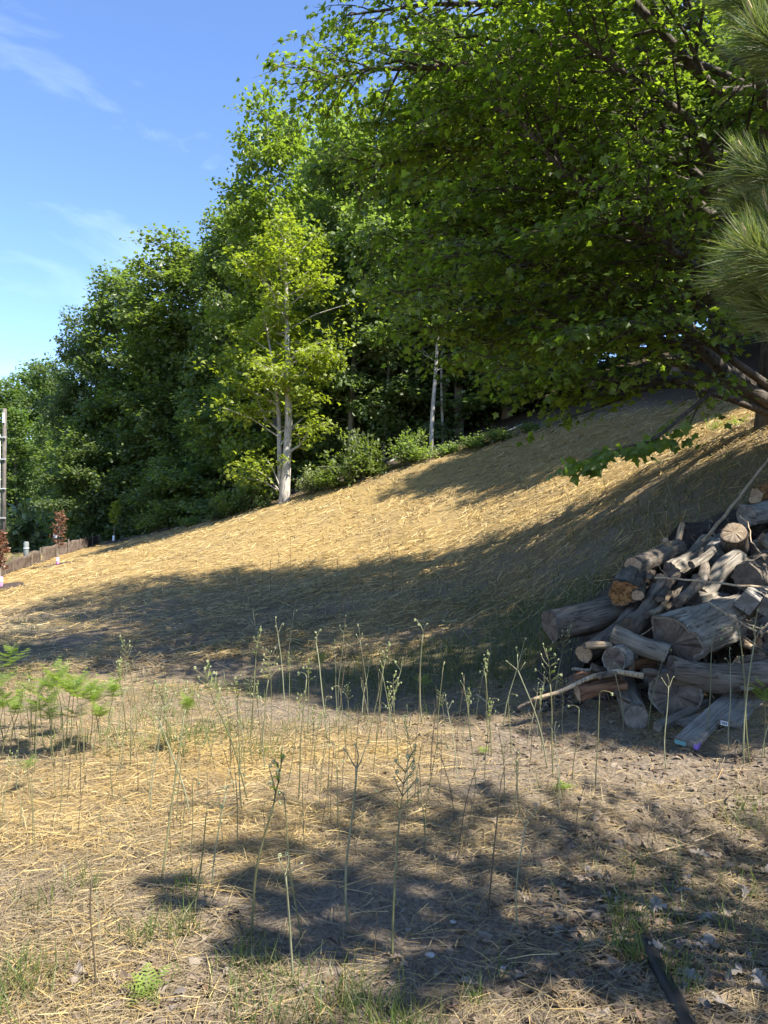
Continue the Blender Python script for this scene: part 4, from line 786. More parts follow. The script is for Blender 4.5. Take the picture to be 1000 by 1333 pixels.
for i, (u, v, r, lab) in enumerate([(560, 1247, .016, 'white rounded pebble on the bare sand'), (590, 1203, .011, 'small pale pebble on bare sand among the thin stalks'), (655, 1262, .010, 'tiny light pebble beside a grass tuft on the sand')]):
    p = gp(u, v); mb = MB(); th = np.linspace(0, math.pi, 6); mb.tube(np.stack([np.zeros(6), np.zeros(6), -np.cos(th) * r * .7], 1), np.sin(th) * r + .0005, 9); o = link('pebble', mb.me('pebble', M['stone'])); o.location = (p.x, p.y, p.z + r * .35); o.scale = (1.2, 1, .8); tag(o, lab, 'pebble')
def ground_path(us, r, up): return [np.array(gp(u, v)) + np.array([0, 0, up]) for u, v in us]
def lay(name, label, cat, uv, r0, r1, mat, up=None, k=8, sub=5):
    P3 = ground_path(uv, r0, 0); Q = []
    for i in range(len(P3) - 1):
        for t in np.linspace(0, 1, sub, endpoint=False): Q.append(P3[i] * (1 - t) + P3[i + 1] * t)
    Q.append(P3[-1]); Q = np.array(Q); rad = np.linspace(r0, r1, len(Q)); Q[:, 2] = np.maximum(Q[:, 2], H(Q[:, 0], Q[:, 1])) + rad * (.5 if up is None else up); b = Q[0].copy(); mb = MB(); mb.tube(Q - b, rad, k); o = link(name, mb.me(name, M[mat])); o.location = b
    return tag(o, label, cat)
lay('black_pipe', 'black plastic pipe half buried at the edge of the leaf litter', 'pipe', [(838, 1232), (853, 1262), (870, 1296), (890, 1335), (912, 1380)], .026, .028, 'black', up=.75, k=12)
for i, (uv, r, m, lab) in enumerate([([(905, 1245), (930, 1290), (952, 1340)], .006, 'w_tan', 'long dry stick beside the black pipe in the leaf litter'), ([(868, 1270), (885, 1310), (905, 1345)], .006, 'w_tan', 'dry stalk lying along the black pipe'),
     ([(762, 1305), (800, 1280), (832, 1252)], .005, 'w_tan', 'pale dry stalk lying at the upper end of the black pipe'), ([(540, 1128), (590, 1118), (700, 1108), (745, 1090)], .005, 'w_brown', 'long dead stalk lying across the shaded sand'), ([(560, 1156), (640, 1137), (700, 1125)], .004, 'w_tan', 'dead stalk lying below the long dead stalk'),
     ([(632, 1265), (680, 1225), (715, 1205)], .004, 'w_tan', 'thin dead stalk on the bare sand'), ([(275, 1228), (330, 1232), (385, 1240)], .009, 'w_bark', 'dark fallen twig on the sand behind the grass tufts'), ([(312, 1185), (315, 1222)], .006, 'w_bark', 'short dark twig stub standing beside a bracken stalk'),
     ([(70, 1305), (120, 1303), (180, 1300)], .006, 'w_brown', 'brown twig lying flat near the fresh green fern leaf'), ([(400, 1060), (470, 1035), (540, 1020)], .007, 'w_brown', 'brown fallen stalk slanting across the sunlit straw'), ([(430, 1050), (500, 1028), (560, 1012)], .005, 'w_tan', 'pale fallen stalk next to the brown one'),
     ([(380, 1277), (410, 1300), (425, 1335)], .006, 'w_brown', 'curved brown stalk lying in the grass tufts'), ([(820, 1120), (900, 1100), (960, 1075)], .005, 'w_tan', 'pale dead stem bent over the shaded grass'), ([(620, 905), (640, 922), (650, 930)], .012, 'w_tan', 'broken pale wood splinter lying in the straw'), ([(550, 1215), (590, 1190)], .004, 'w_tan', 'short pale stalk lying on bare sand')]):
    lay('twig', lab, 'twig', uv, r, r * .6, m, k=6)

# ------------------------------------------------------------------ bracken
def curl(p, d, side, r, turns=1.1, n=9):
    """small crozier spiral"""
    d = np.array(d, float); d /= np.linalg.norm(d); s = np.array(side, float); pts = [np.array(p, float)]; a = 0
    for i in range(n):
        st = r * (1 - .75 * i / n); a += turns * 2 * math.pi / n; pts.append(pts[-1] + (d * math.cos(a) + s * math.sin(a)) * st * .62)
    return np.array(pts)
def pinna(mb, p, d, ln, rg, up=(0, 0, 1)):
    """fern leaf blade: leaflets along a rachis, real faces"""
    d = np.array(d, float); d /= np.linalg.norm(d); s = np.cross(d, up); s /= np.linalg.norm(s) + 1e-6; nrm = np.cross(s, d); n = max(5, int(ln / .014))
    for i in range(n):
        t = (i + .5) / n; c = np.array(p) + d * ln * t - np.array([0, 0, 1]) * ln * .22 * t * t; w = ln * .36 * (1 - t) ** .8 + .004
        for q in (1, -1):
            e = c + s * q * w + d * w * .35 + nrm * rg.normal(0, .1) * w; b = ln / n * .42
            mb.add([c - d * b * .6, c + d * b * .6, e + d * b * .25, e - d * b * .35], [(0, 1, 2, 3)])
def bracken_proto(kind, seed):
    """list of (part name, mesh, level) for a unit-high frond"""
    rg = np.random.default_rng(seed); parts = []; bend = rg.normal(0, .10, 2)
    z = np.linspace(-.04, 1, 9); st = np.stack([bend[0] * np.maximum(z, 0) ** 1.7 + .009 * np.sin(z * 7 + seed), bend[1] * np.maximum(z, 0) ** 1.7, z], 1)
    top = {'single': 1, 'fork': .86, 'multi': .72, 'open': .74, 'dead': .9}[kind]; st[:, 2] *= top
    sm = M[{'single': 'stem', 'fork': 'stem_pale', 'multi': 'stem', 'open': 'stem', 'dead': 'stem_dark'}[kind]]
    mb = MB(); mb.tube(st, np.linspace(.0085, .0055, 9) * (1.0 if kind != 'dead' else .85), 6); parts.append(('stem', mb.me('stem', sm)))
    tip = st[-1]; tip_d = st[-1] - st[-2]; tip_d = tip_d / np.linalg.norm(tip_d)
    def arm(p, d, ln, bud=True, r=.0042):
        q = poly(p, d, ln, 4, rg, .1, -.02); m = MB(); m.tube(q, np.linspace(r, r * .6, 5), 5)
        e = q[-1] - q[-2]; e /= np.linalg.norm(e); sd = np.cross(e, rg.normal(0, 1, 3)); sd /= np.linalg.norm(sd)
        parts.append(('side_branch', m.me('side_branch', sm)))
        if bud:
            b = MB(); c = curl(q[-1], e, sd, .011 + .005 * rg.uniform()); b.tube(c, np.linspace(.0036, .0048, len(c)), 6); parts.append(('fiddlehead', b.me('fiddlehead', M['bud'])))
        return q
    if kind == 'single':
        b = MB(); sd = np.array([math.cos(seed * 2.), math.sin(seed * 2.), -.1]); hook = np.array([tip + tip_d * .02 * i + sd * .012 * i * i * .35 - np.array([0, 0, .0022 * i * i]) for i in range(7)]); b.tube(hook, np.linspace(.0055, .004, 7), 6); parts.append(('side_branch', b.me('side_branch', sm)))
        b = MB(); c = curl(hook[-1], hook[-1] - hook[-2], (0, 0, -1), .018); b.tube(c, np.linspace(.008, .0105, len(c)), 6); parts.append(('fiddlehead', b.me('fiddlehead', M['bud'])))
    elif kind == 'fork':
        a0 = rg.uniform(0, 6.28)
        for i, (el, ln) in enumerate([(1.3, .15), (.75, .13), (.8, .12)]):
            az = a0 + i * 2.1; arm(tip - tip_d * (.0 if i == 0 else .02), (math.cos(az) * math.cos(el), math.sin(az) * math.cos(el), math.sin(el)), ln * rg.uniform(.8, 1.3))
    elif kind == 'multi':
        a0 = rg.uniform(0, 6.28); c = arm(tip, tip_d, .28)
        for i in range(9):
            az = a0 + (i % 2) * math.pi + rg.normal(0, .3); el = rg.uniform(.55, .95); p, d = interp(c, min(.95, .03 + .22 * (i // 2))) if i > 1 else (tip, 0)
            q = arm(p, (math.cos(az) * math.cos(el), math.sin(az) * math.cos(el), math.sin(el)), rg.uniform(.12, .22) * (1 - .12 * (i // 2)))
            if i % 2 == 0:
                m = MB(); pinna(m, q[1], (q[-1] - q[1]), .075, rg); parts.append(('frond', m.me('frond', M['fern'], False)))
    elif kind == 'open':
        a0 = rg.uniform(0, 6.28); c = arm(tip, tip_d + np.array([.15 * math.cos(a0), .15 * math.sin(a0), 0]), .30, False)
        for i in range(7):
            az = a0 + 1.57 + (i % 2) * math.pi + rg.normal(0, .5); el = rg.uniform(.3, .85); t = .02 + .98 * (i // 2) / 4.5; p, d = interp(c, min(.97, t)); ln = .34 * (1 - .75 * t) + .05
            m = MB(); dd = np.array((math.cos(az) * math.cos(el), math.sin(az) * math.cos(el), math.sin(el))); sd = np.cross(dd, (0, 0, 1)); m2 = 5
            for j in range(m2):
                tt = (j + .3) / m2; pp = np.array(p) + dd * ln * tt
                for s in (1, -1): pinna(m, pp, dd * .6 + sd * s, ln * .42 * (1 - .6 * tt), rg)
            pinna(m, p, dd, ln, rg); parts.append(('frond', m.me('frond', M['fern'], False)))
    else:
        a0 = rg.uniform(0, 6.28)
        for i in range(3):
            az = a0 + i * 2.2; el = rg.uniform(.5, 1.2); arm(st[-2] if i else tip, (math.cos(az) * math.cos(el), math.sin(az) * math.cos(el), math.sin(el)), rg.uniform(.06, .14), bud=False, r=.0035)
    return parts
BP = {k: [bracken_proto(k, 100 * i + j) for j in range(4)] for i, k in enumerate(['single', 'fork', 'multi', 'open', 'dead'])}
KIND_TXT = {'single': 'single bracken stalk with a nodding curled tip', 'fork': 'pale bracken stalk with forked fiddleheads', 'multi': 'bracken stalk with many curled side branches', 'open': 'bracken with open bright green fronds', 'dead': 'thin dark stalk with a bare forked top'}
bi = 0
def bracken(kind, u, vb, vt, place, label=None, thick=1.0):
    global bi
    p = gp(u, vb); h = max(.12, (vb - vt) / F * p.y); o = empty('bracken_plant', p); j = bi % 4; bi += 1
    o.rotation_euler = (rnd.gauss(0, .075), rnd.gauss(0, .085), rnd.uniform(0, 6.28)); tk = .82 * thick * (.62 / max(h, .3)) ** .25; o.scale = (h * tk, h * tk, h)
    for nm, me in BP[kind][j]: link(nm, me, o)
    tag(o, label or f'{KIND_TXT[kind]} {place}', 'bracken', None if label else f'{kind} bracken stalks {place}')
Fr = 'in the sandy foreground'; Su = 'in the sunlit straw'; Sh = 'in the deep shade of the slope'; Pi = 'in front of the wood pile'
for q in [('fork', 382, 1286, 1094, Fr, 'thick pale bracken stalk with three curled tips beside the grass tufts', 1.25), ('single', 392, 1228, 1045, Fr, 'dark bracken stalk nodding just behind the thick pale three-tipped one', 1.0), ('multi', 326, 1220, 975, Fr, 'tall bracken stalk with many side branches beside a short dark twig stub', 1.1),
          ('fork', 276, 1161, 1015, Su), ('single', 211, 1145, 940, Su), ('single', 254, 1192, 1045, Su), ('dead', 125, 1290, 1125, Fr, 'bent greenish stalk with a wide bare fork near the brown flat twig', 1.2), ('fork', 129, 1250, 1170, Fr),
          ('fork', 452, 1206, 962, Fr, 'tall straight bracken stalk standing alone on the shaded sand edge', 1.1), ('dead', 487, 1250, 1148, Fr), ('multi', 511, 1251, 1000, Fr, 'tall dark branching stalk on the shaded bare sand', 1.0), ('dead', 597, 1100, 985, Su), ('dead', 592, 1075, 975, Su), ('dead', 635, 1195, 1000, Fr), ('fork', 672, 1210, 1062, Fr),
          ('dead', 747, 1097, 1010, Fr), ('multi', 312, 1010, 878, Su), ('multi', 322, 1042, 855, Su), ('multi', 300, 1000, 905, Su), ('multi', 340, 985, 850, Su), ('fork', 345, 1005, 900, Su), ('multi', 165, 962, 850, Su), ('multi', 222, 1002, 882, Su), ('multi', 230, 1010, 895, Su), ('fork', 248, 1062, 910, Su),
          ('open', 20, 965, 897, Su), ('multi', 12, 985, 890, Su), ('open', 45, 985, 905, Su), ('multi', 42, 970, 885, Su), ('open', 85, 985, 866, Su), ('open', 100, 990, 885, Su), ('open', 118, 975, 890, Su), ('open', 132, 975, 888, Su), ('open', 70, 990, 900, Su), ('open', 58, 975, 880, Su), ('open', 92, 960, 880, Su), ('open', 110, 1000, 880, Su), ('open', 140, 985, 885, Su), ('open', 6, 975, 905, Su), ('open', 28, 950, 895, Su), ('open', 240, 985, 905, Su), ('open', 38, 1035, 985, Su, 'small low fern frond alone on the thick sunlit straw', 1.0),
          ('fork', 425, 962, 822, Su), ('single', 447, 895, 848, Sh), ('multi', 400, 960, 858, Su), ('single', 388, 1040, 885, Su), ('fork', 550, 942, 798, Su, 'tall pale bracken stalk rising above its neighbours against the shade', 1.15), ('open', 553, 925, 878, Su, 'fern with two bright green fronds on the edge of sunlit straw', 1.0), ('multi', 520, 1000, 880, Su), ('multi', 505, 985, 900, Su),
          ('fork', 713, 1000, 850, Pi), ('multi', 719, 1012, 845, Pi), ('single', 745, 1018, 922, Pi), ('single', 776, 1026, 905, Pi), ('fork', 812, 956, 858, Pi), ('single', 844, 950, 850, Pi), ('fork', 867, 1004, 880, Pi), ('fork', 949, 978, 852, Pi), ('single', 920, 960, 835, Pi), ('fork', 968, 995, 804, Pi), ('single', 976, 996, 825, Pi), ('fork', 992, 990, 866, Pi), ('open', 996, 985, 890, Pi, 'small fern with fresh green fronds beside the boards', .9),
          ('fork', 655, 950, 833, Pi), ('single', 665, 978, 905, Pi), ('fork', 687, 972, 893, Pi), ('single', 640, 985, 880, Su), ('fork', 612, 965, 875, Su), ('dead', 690, 1005, 930, Pi), ('fork', 700, 960, 880, Pi), ('dead', 605, 1110, 1040, Su), ('dead', 540, 1040, 960, Su), ('single', 365, 900, 826, Sh), ('single', 480, 965, 860, Su), ('fork', 470, 940, 850, Su), ('open', 410, 905, 850, Sh, 'small fern with a few pale fronds at the shade edge', 1.0)]:
    bracken(*q)
for i in range(10):
    u = rnd.uniform(-10, 160); vb = rnd.uniform(945, 995); bracken('open', u, vb, vb - rnd.uniform(55, 105), Su, thick=1.2)
for i in range(46):
    u = rnd.uniform(150, 740); vb = rnd.uniform(925, 1060); bracken(rnd.choice(['multi', 'fork', 'multi', 'single']), u, vb, vb - rnd.uniform(70, 130), Su, thick=.8)
for i in range(52):
    u = rnd.uniform(0, 700); vb = rnd.uniform(945, 1130); hpx = rnd.uniform(55, 125) * (.8 + (vb - 945) / 500); bracken(rnd.choice(['single', 'fork', 'dead', 'multi', 'single', 'dead']), u, vb, vb - hpx, Su, thick=.8)
for i in range(34):
    u = rnd.uniform(20, 640); vb = rnd.uniform(930, 1150); bracken(rnd.choice(['dead', 'single', 'dead']), u, vb, vb - rnd.uniform(60, 130), Su, thick=.7)
for i in range(70):
    u = rnd.uniform(330, 760) if i < 52 else rnd.uniform(700, 1000); vb = rnd.uniform(770, 880) if i < 52 else rnd.uniform(660, 720); bracken(rnd.choice(['single', 'dead', 'dead', 'fork']), u, vb, vb - rnd.uniform(40, 80), Sh, thick=.75)
for (u, v, r, lab) in [(190, 1300, .10, 'fresh bright green cut-leaved seedling on the sand'), (630, 982, .07, 'small green broad-leaved seedling in the sunlit straw'), (735, 1030, .07, 'small green seedling before the wood pile')]:
    p = gp(u, v); rg = np.random.default_rng(int(u)); o = empty('seedling', p); m = MB(); m.tube(np.array([(0, 0, -.01), (0, 0, r * .6)]), .002, 5); link('stem', m.me('stem', M['stem']), o)
    for i in range(7):
        m = MB(); az = i * .9; pinna(m, (0, 0, r * .25), (math.cos(az), math.sin(az), rg.uniform(.1, .9)), r * rg.uniform(.8, 1.2), rg); link('leaf', m.me('leaf', M['fern'], False), o)
    tag(o, lab, 'seedling')

# ------------------------------------------------------------------ pine beside the camera
def pine(b, hgt, seed, near, label):
    rg = np.random.default_rng(seed); b = np.array([*b, 0.]); b[2] = hz(b[0], b[1]); wood = MB(); ND = []
    tr = poly(b + (0, 0, -.2), (.02, .02, 1), hgt, 10, rg, .02); wood.tube(tr, np.linspace(.10, .02, 11), 12)
    def shoot(p, d, ln, n, nl):
        d = np.array(d, float); d /= np.linalg.norm(d); q = poly(p, d, ln, 5, rg, .06, .03); wood.tube(q, np.linspace(.007, .005, 6), 6)
        for i in range(n):
            t = rg.uniform(.05, 1) ; c, dd = interp(q, min(t, .999)); dd = dd / np.linalg.norm(dd); r = rg.normal(0, 1, 3); r -= dd * (r @ dd); r /= np.linalg.norm(r); ND.append((*c, *(dd * rg.uniform(.55, 1.3) + r * rg.uniform(.5, .95)), nl * rg.uniform(.7, 1.1)))
        return q
    candles = []
    def spray(root, tip, n=420, nl=.165, cn=1):
        root = np.array(root); tip = np.array(tip); d = tip - root; L = np.linalg.norm(d); q = np.array([root, root + d * .5 + (0, 0, -.03), tip]); wood.tube(q, [.016, .011, .007], 7)
        s = shoot(tip, d / L + np.array([0, 0, .25]), .20, n, nl); candles.append((s[-1], s[-1] - s[-2]))
        for k in range(4):
            sd = np.cross(d, (0, 0, 1)); sd = sd / np.linalg.norm(sd) * (1 if k % 2 else -1); p = root + d * (.5 + .13 * k); s = shoot(p, d / L * .8 + sd * .7 + np.array([0, 0, .25]), .16, int(n * .7), nl)
            candles.append((s[-1], s[-1] - s[-2]))
    hub = lambda z: np.array(interp(tr, min(z / hgt, .99))[0])
    for (a, z) in [] if not near else [((1048, 405, 2.05), 1.9), ((1075, 370, 1.9), 1.9), ((1060, 255, 2.2), 2.2), ((1050, 300, 2.35), 2.2), ((1050, 40, 2.1), 2.7), ((1075, 95, 2.0), 2.6), ((1080, 450, 2.0), 1.7), ((1085, 330, 2.2), 2.1)]:
        tp = np.array(at(*a)); spray(hub(z), tp, 900, .15)
    for i in range(68):
        z = 1.0 + (hgt - 1.1) * (i + rg.uniform(0, .9)) / 68; az = i * 2.399; ln = (2.0 - .26 * z) * rg.uniform(.8, 1.1); p = hub(z); dv = np.array([math.cos(az), math.sin(az), .35]); t = p + dv * ln
        if t[0] / max(t[1], .1) < .62 and t[1] > -.5 and z < 4: continue
        if np.linalg.norm(t[:2]) < 1.2: continue
        spray(p, t, 190, .17)
    a = np.array(ND); n = len(a); d = a[:, 3:6]; rot = frames(d, rg.normal(0, 1, (n, 3)))
    v, f = scatter(np.array([(-.5, 0, 0), (.5, 0, 0), (-.4, .55, .05), (.4, .55, .05), (0, 1, -.02)]), [(0, 1, 3), (0, 3, 2), (2, 3, 4)], a[:, :3], rot, np.stack([np.full(n, .0023), a[:, 6], a[:, 6] * rg.uniform(-1.2, 1.2, n)], 1))
    o = empty('pine_tree', tuple(b)); inv = -Vector(b)
    t = link('trunk', wood.me('trunk', M['bark_pine']), o); t.location = inv
    c = link('crown', mesh('crown', v, f, M['needle']), o); c.location = inv; c['kind'] = 'stuff'
    for p, d in candles[:40]:
        d = d / np.linalg.norm(d) + np.array([0, 0, 2.2]); d /= np.linalg.norm(d); m = MB(); L = rg.uniform(.07, .11); m.tube(np.array([p + d * L * t for t in (-.05, .15, .5, .85, 1)]), np.array([.005, .0066, .0062, .0045, .002]), 8); q = link('candle', m.me('candle', M['candle']), o); q.location = inv
    tag(o, label, 'tree'); return n
pine((3.3, 1.85), 5.4, 8, True, 'long-needled pine with upright tan candles reaching in beside the wood pile')
pine((4.9, .9), 4.6, 9, False, 'unseen young pine added behind the long-needled pine for its shade')  # out of view, added to shade the lower right ground

# ------------------------------------------------------------------ fence, saplings, pole, undergrowth
def silt_fence():
    b = [(-40, 772, 746), (3, 752, 732), (16, 745, 727), (43, 736, 717), (60, 730, 711), (78, 723, 705), (95, 719, 703), (112, 714, 699), (130, 707, 697)]
    G = []; 
    for u, vb, vt in b: p = gp(u, vb); G.append((np.array(p), (vb - vt) / F * p.y))
    o = empty('silt_fence', G[0][0]); org = G[0][0]; Q = []; rg = np.random.default_rng(2)
    for i in range(len(G) - 1):
        for t in np.linspace(0, 1, 10, endpoint=False): p = G[i][0] * (1 - t) + G[i + 1][0] * t; h = (G[i][1] * (1 - t) + G[i + 1][1] * t) * (1 - .12 * math.sin(math.pi * t)); Q.append((p, h, .03 * math.sin(i * 3 + t * 7) + rg.normal(0, .008)))
    n = len(Q); rows = 6
    def band(i0, i1):
        v = []; 
        for p, h, w in Q[i0:i1]:
            z0 = hz(p[0], p[1])
            for s, th in ((0, 0), (1, .012)):
                for r in range(rows): v.append((p[0] - org[0] + w * math.sin(r * 1.1) + th, p[1] - org[1] + w * r / rows, z0 - .05 + (h + .05) * r / (rows - 1) - org[2]))
        m = i1 - i0; f = []; st = 2 * rows
        for i in range(m - 1):
            for r in range(rows - 1): a = i * st + r; f += [(a, a + st, a + st + 1, a + 1), (a + rows, a + rows + 1, a + rows + st + 1, a + rows + st)]
            a = i * st; f.append((a + rows - 1, a + st + rows - 1, a + st + 2 * rows - 1, a + 2 * rows - 1))
        return mesh('fabric', v, f, M['fabric'], True)
    c = int(n * .44); link('fabric', band(0, c + 1), o); link('fabric', band(c + 2, n), o)
    for i in list(range(2, n, 9)) + [c, c + 2, n - 1]:
        p, h, w = Q[i]; z0 = hz(p[0], p[1]); m = MB(); m.box(-.025, .025, -.02, .02, -.3, h + rg.uniform(.04, .14)); q = link('stake', m.me('stake', M['stake'], False), o); q.location = Vector((p[0] + .05, p[1] - .03, z0)) - Vector(org)
    tag(o, 'low brown fabric silt fence on wooden stakes along the foot of the slope', 'fence')
silt_fence()
def sapling(u, vb, vt, mat, guard, label, wpx, ring_lab, seed, tagged=False, top=.45):
    p = gp(u, vb); h = (vb - vt) / F * p.y; rg = np.random.default_rng(seed); o = empty('sapling', p); m = MB(); tr = poly((0, 0, -.1), (rg.normal(0, .02), 0, 1), h + .05, 8, rg, .02); m.tube(tr, np.linspace(.022, .006, 9), 7); lp = []; wr = wpx / F * p.y * .5
    for i in range(22):
        t = top + (1 - top) * i / 22; a, d = interp(tr, min(t, .99)); az = i * 2.4; q = (t - top) / (1 - top); ln = wr * (.35 + .9 * math.sin(math.pi * min(1, .15 + q * .85))) * .8; b = poly(a, (math.cos(az), math.sin(az), 1.0), ln, 3, rg, .1); m.tube(b, np.linspace(.006, .003, 4), 4, False)
        for j in range(9): c, e = interp(b, rg.uniform(.2, .99)); lp.append((*c, *e))
    cm, _ = leaves_from(lp, rg, .085, 3, LEAF_V, LEAF_F, .05, flat=.4, mat=M[mat]); link('trunk', m.me('trunk', M['bark_grey']), o); link('crown', cm, o)
    g = MB(); g.tube(np.array([(0, 0, .0), (0, 0, .15), (.005, 0, .32)]), [.06, .055, .05], 10); link('tree_guard', g.me('tree_guard', M[guard]), o)
    if guard == 'pink':
        g = MB(); g.tube(np.array([(0, 0, .16), (0, 0, .24)]), [.058, .056], 10); link('guard_band', g.me('guard_band', M['white']), o)
    if tagged:
        g = MB(); g.box(-.16, -.02, -.01, -.004, h * .52, h * .58); q = link('paper_tag', g.me('paper_tag', M['white'], False), o); q.rotation_euler = (0, .0, 0)
    tag(o, label, 'sapling')
    r = MB(); k = 20; ang = np.arange(k) * 2 * math.pi / k; rr = .62 * (1 + .12 * np.sin(ang * 3 + seed)); v = [(0, 0, hz(p.x, p.y) - p.z + .07)]
    for s, zz in ((.5, .07), (1, .015), (1.05, -.05)):
        for j in range(k): x, y = rr[j] * s * math.cos(ang[j]), rr[j] * s * math.sin(ang[j]); v.append((x, y, hz(p.x + x, p.y + y) - p.z + zz))
    f = [(0, 1 + j, 1 + (j + 1) % k) for j in range(k)] + [(1 + e * k + j, 1 + (e + 1) * k + j, 1 + (e + 1) * k + (j + 1) % k, 1 + e * k + (j + 1) % k) for e in range(2) for j in range(k)]
    q = link('mulch_ring', mesh('mulch_ring', v, f, M['mulch'], True)); q.location = p; tag(q, ring_lab, 'mulch')
sapling(148, 706, 653, 'bright', 'white', 'young green-leaved sapling in a white trunk guard at the fence end', 17, 'dark mulch patch round the white-guarded green sapling', 1)
sapling(75, 737, 667, 'copper', 'pink', 'young copper-leaved sapling with pink guard and white paper tag beside the fence', 23, 'dark mulch patch round the tagged copper sapling', 2, tagged=True, top=.4)
sapling(1, 767, 692, 'copper', 'pink', 'copper-leaved sapling with pink and white guard nearest the utility pole', 22, 'dark mulch patch round the copper sapling by the pole', 3, top=.4)
def pole():
    x = ray(5.5, 600)[0] * 42; p = Vector((x, 42, hz(x, 42))); o = empty('utility_pole', p); top = at(6, 532, 42).z - p.z
    m = MB(); m.tube(np.array([(0, 0, -.5), (0, 0, top * .5), (.02, 0, top)]), [.13, .115, .10], 12); link('shaft', m.me('shaft', M['pole']), o)
    m = MB(); m.tube(np.array([(-.2, -.1, -.1), (-.2, -.1, top * .82)]), .045, 8); link('conduit', m.me('conduit', M['metal']), o)
    for z in (.25, .45, .65, .8):
        m = MB(); m.box(-.26, .18, -.2, -.12, top * z, top * z + .05); link('strap', m.me('strap', M['metal'], False), o)
    m = MB(); m.box(-.02, .09, -.2, -.12, top * .9, top * .97); link('bracket', m.me('bracket', M['metal'], False), o)
    tag(o, 'dark wooden utility pole with a pale metal conduit beyond the silt fence', 'pole')
    y = 31; x = ray(35, 600)[0] * y; z = hz(x, y); h = at(35, 705, y).z - z; q = empty('service_pedestal', (x, y, z)); m = MB(); m.tube(np.array([(0, 0, -.2), (0, 0, h * .95), (0, 0, h)]), [.10, .10, .07], 12); link('body', m.me('body', M['rock']), q); m = MB(); m.tube(np.array([(0, 0, h * .7), (0, 0, h * .74)]), .115, 12); link('band', m.me('band', M['metal']), q)
    tag(q, 'short grey-green service pedestal just behind the silt fence', 'pedestal')
    # road beyond the fence
    v = []; c = np.array([(-34, 30), (-26, 40), (-21, 48), (-16, 62), (-14, 80)], float)
    for i, pt in enumerate(c):
        d = c[min(i + 1, 4)] - c[max(i - 1, 0)]; nrm = np.array([-d[1], d[0]]) / np.linalg.norm(d)
        for s in (-3, 0, 3): a = pt + nrm * s; v.append((a[0], a[1], hz(a[0], a[1]) + .05))
    link('road', mesh('road', v, [(i * 3 + j, i * 3 + j + 1, i * 3 + j + 4, i * 3 + j + 3) for i in range(4) for j in range(2)], M['road'], True))['kind'] = 'structure'
pole()
def shrub_proto(seed, mat, leaf=.12, n=46, hgt=1.2, wd=1.2):
    rg = np.random.default_rng(seed); m = MB(); lp = []
    for i in range(n):
        az = rg.uniform(0, 6.28); el = rg.uniform(.5, 1.4); b = poly((rg.normal(0, .12), rg.normal(0, .12), -.05), (math.cos(az) * math.cos(el) * wd, math.sin(az) * math.cos(el) * wd, math.sin(el)), hgt * rg.uniform(.6, 1.1), 5, rg, .13, .0); m.tube(b, np.linspace(.014, .004, 6), 4, False)
        for j in range(16): c, e = interp(b, rg.uniform(.25, .999)); lp.append((*c, *e))
    cm, _ = leaves_from(lp, rg, leaf, 3, LEAF_V, LEAF_F, .12, flat=.5, mat=M[mat]); return m.me('stems', M['bark_grey']), cm
SH = {'deep': shrub_proto(1, 'wood_b'), 'fern': shrub_proto(2, 'wood_a', .09, 24, .5, 1.7), 'seed': shrub_proto(5, 'fern', .08, 7, .8, 1.2), 'pale': shrub_proto(3, 'willow', .11), 'far': shrub_proto(4, 'willow', .16, 60, 1.2, 1.3)}
def shrub(kind, u, v, s, sz, label, Y=None):
    p = gp(u, v) if Y is None else Vector((ray(u, 600)[0] * Y, Y, hz(ray(u, 600)[0] * Y, Y))); o = empty('shrub', p); link('stems', SH[kind][0], o); link('foliage', SH[kind][1], o); o.scale = (s, s, sz); o.rotation_euler[2] = rnd.uniform(0, 6); tag(o, label, 'shrub')
shrub('far', 38, 700, 2.6, 2.9, 'pale silvery green rounded bush behind the silt fence and pole', 50); shrub('deep', 12, 700, 2.0, 2.0, 'green bush half hidden by the utility pole', 55); shrub('far', -20, 700, 2.6, 2.4, 'pale bush on the far side of the utility pole', 52)
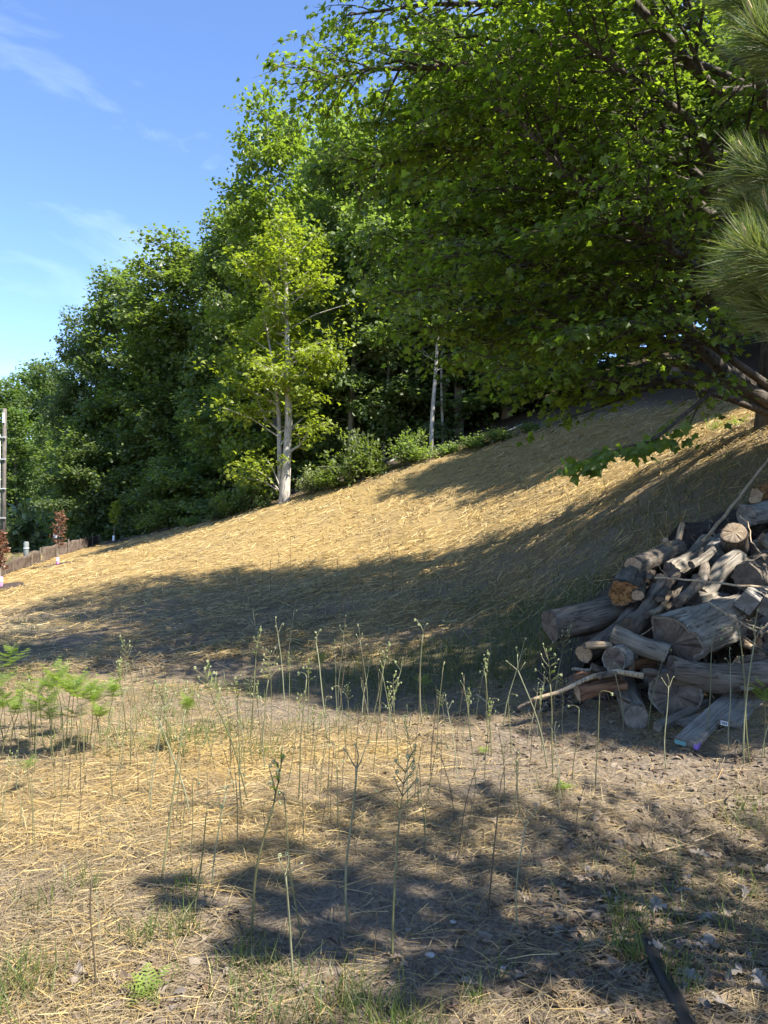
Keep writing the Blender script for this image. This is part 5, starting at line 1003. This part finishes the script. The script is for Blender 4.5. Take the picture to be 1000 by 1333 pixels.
for (kd, u, v, s, sz, lab) in [('deep', 465, 626, 1.1, 1.5, 'upright green shrub at the wood edge uphill of the lone tree'), ('deep', 480, 620, .8, .8, 'small round shrub at the foot of the upright shrub'), ('pale', 408, 642, .75, .8, 'pale grey-green shrub beside the lone tree trunk'), ('deep', 430, 636, .8, .6, 'low green shrub between the pale shrub and the upright shrub'),
        ('deep', 535, 604, .8, 1.0, 'dark shrub under the hanging maple branches at the wood edge'), ('fern', 620, 582, 1.1, .9, 'bank of green ferns below the straight grey trunk'), ('fern', 650, 573, 1.1, .8, 'light green ferns along the top edge of the straw'), ('fern', 690, 562, .7, .6, 'ferns under the hanging maple branch at the wood edge'), ('fern', 585, 590, .9, .8, 'small ferns beside the slim pale trunk'),
        ('deep', 330, 662, .9, 1.6, 'leafy bush at the downhill side of the lone tree'), ('fern', 345, 660, .5, .5, 'tiny ferns at the foot of the lone tree'), ('fern', 250, 684, 1.2, .8, 'low ferns along the wood edge below the broad maple'), ('deep', 215, 690, 1.2, 1.2, 'low dark bush at the wood edge near the fence end'), ('fern', 285, 676, 1.0, .8, 'low ferns between the broad maple and lone tree'), ('deep', 190, 694, 1.0, .9, 'dark bush beside the fallen branches at the fence end'), ('deep', 300, 672, .9, .9, 'dark round bush downhill of the leafy bush'),
        ('seed', 930, 561, .35, .5, 'small pale plant on the sunlit straw near the leaning maple'), ('seed', 960, 556, .3, .35, 'tiny pale plant close to the leaning maple trunk')]:
    shrub(kd, u, v, s, sz, lab)
for i, (u, v, du, dv, r, lab) in enumerate([(205, 690, 40, -12, .05, 'pale fallen branch at the wood edge near the fence end'), (505, 604, 40, -22, .05, 'fallen branch leaning in the dark wood uphill of the lone tree'), (540, 596, 45, -10, .04, 'pale fallen branch lying along the wood edge'), (480, 612, 35, 0, .04, 'grey fallen branch behind the upright shrub'), (640, 578, 40, -8, .05, 'fallen branch at the foot of the fern bank')]):
    p = gp(u, v); q = at(u + du, v + dv, p.y + 1.2); q.z = max(q.z, hz(q.x, q.y) + .05); mb = MB(); mb.tube(np.array([(0, 0, .03), tuple((q - p) * .5 + Vector((0, .1, .06))), tuple(q - p)]), [r, r * .8, r * .4], 7); o = link('fallen_branch', mb.me('fallen_branch', M['bark_pale'])); o.location = p; tag(o, lab, 'branch')
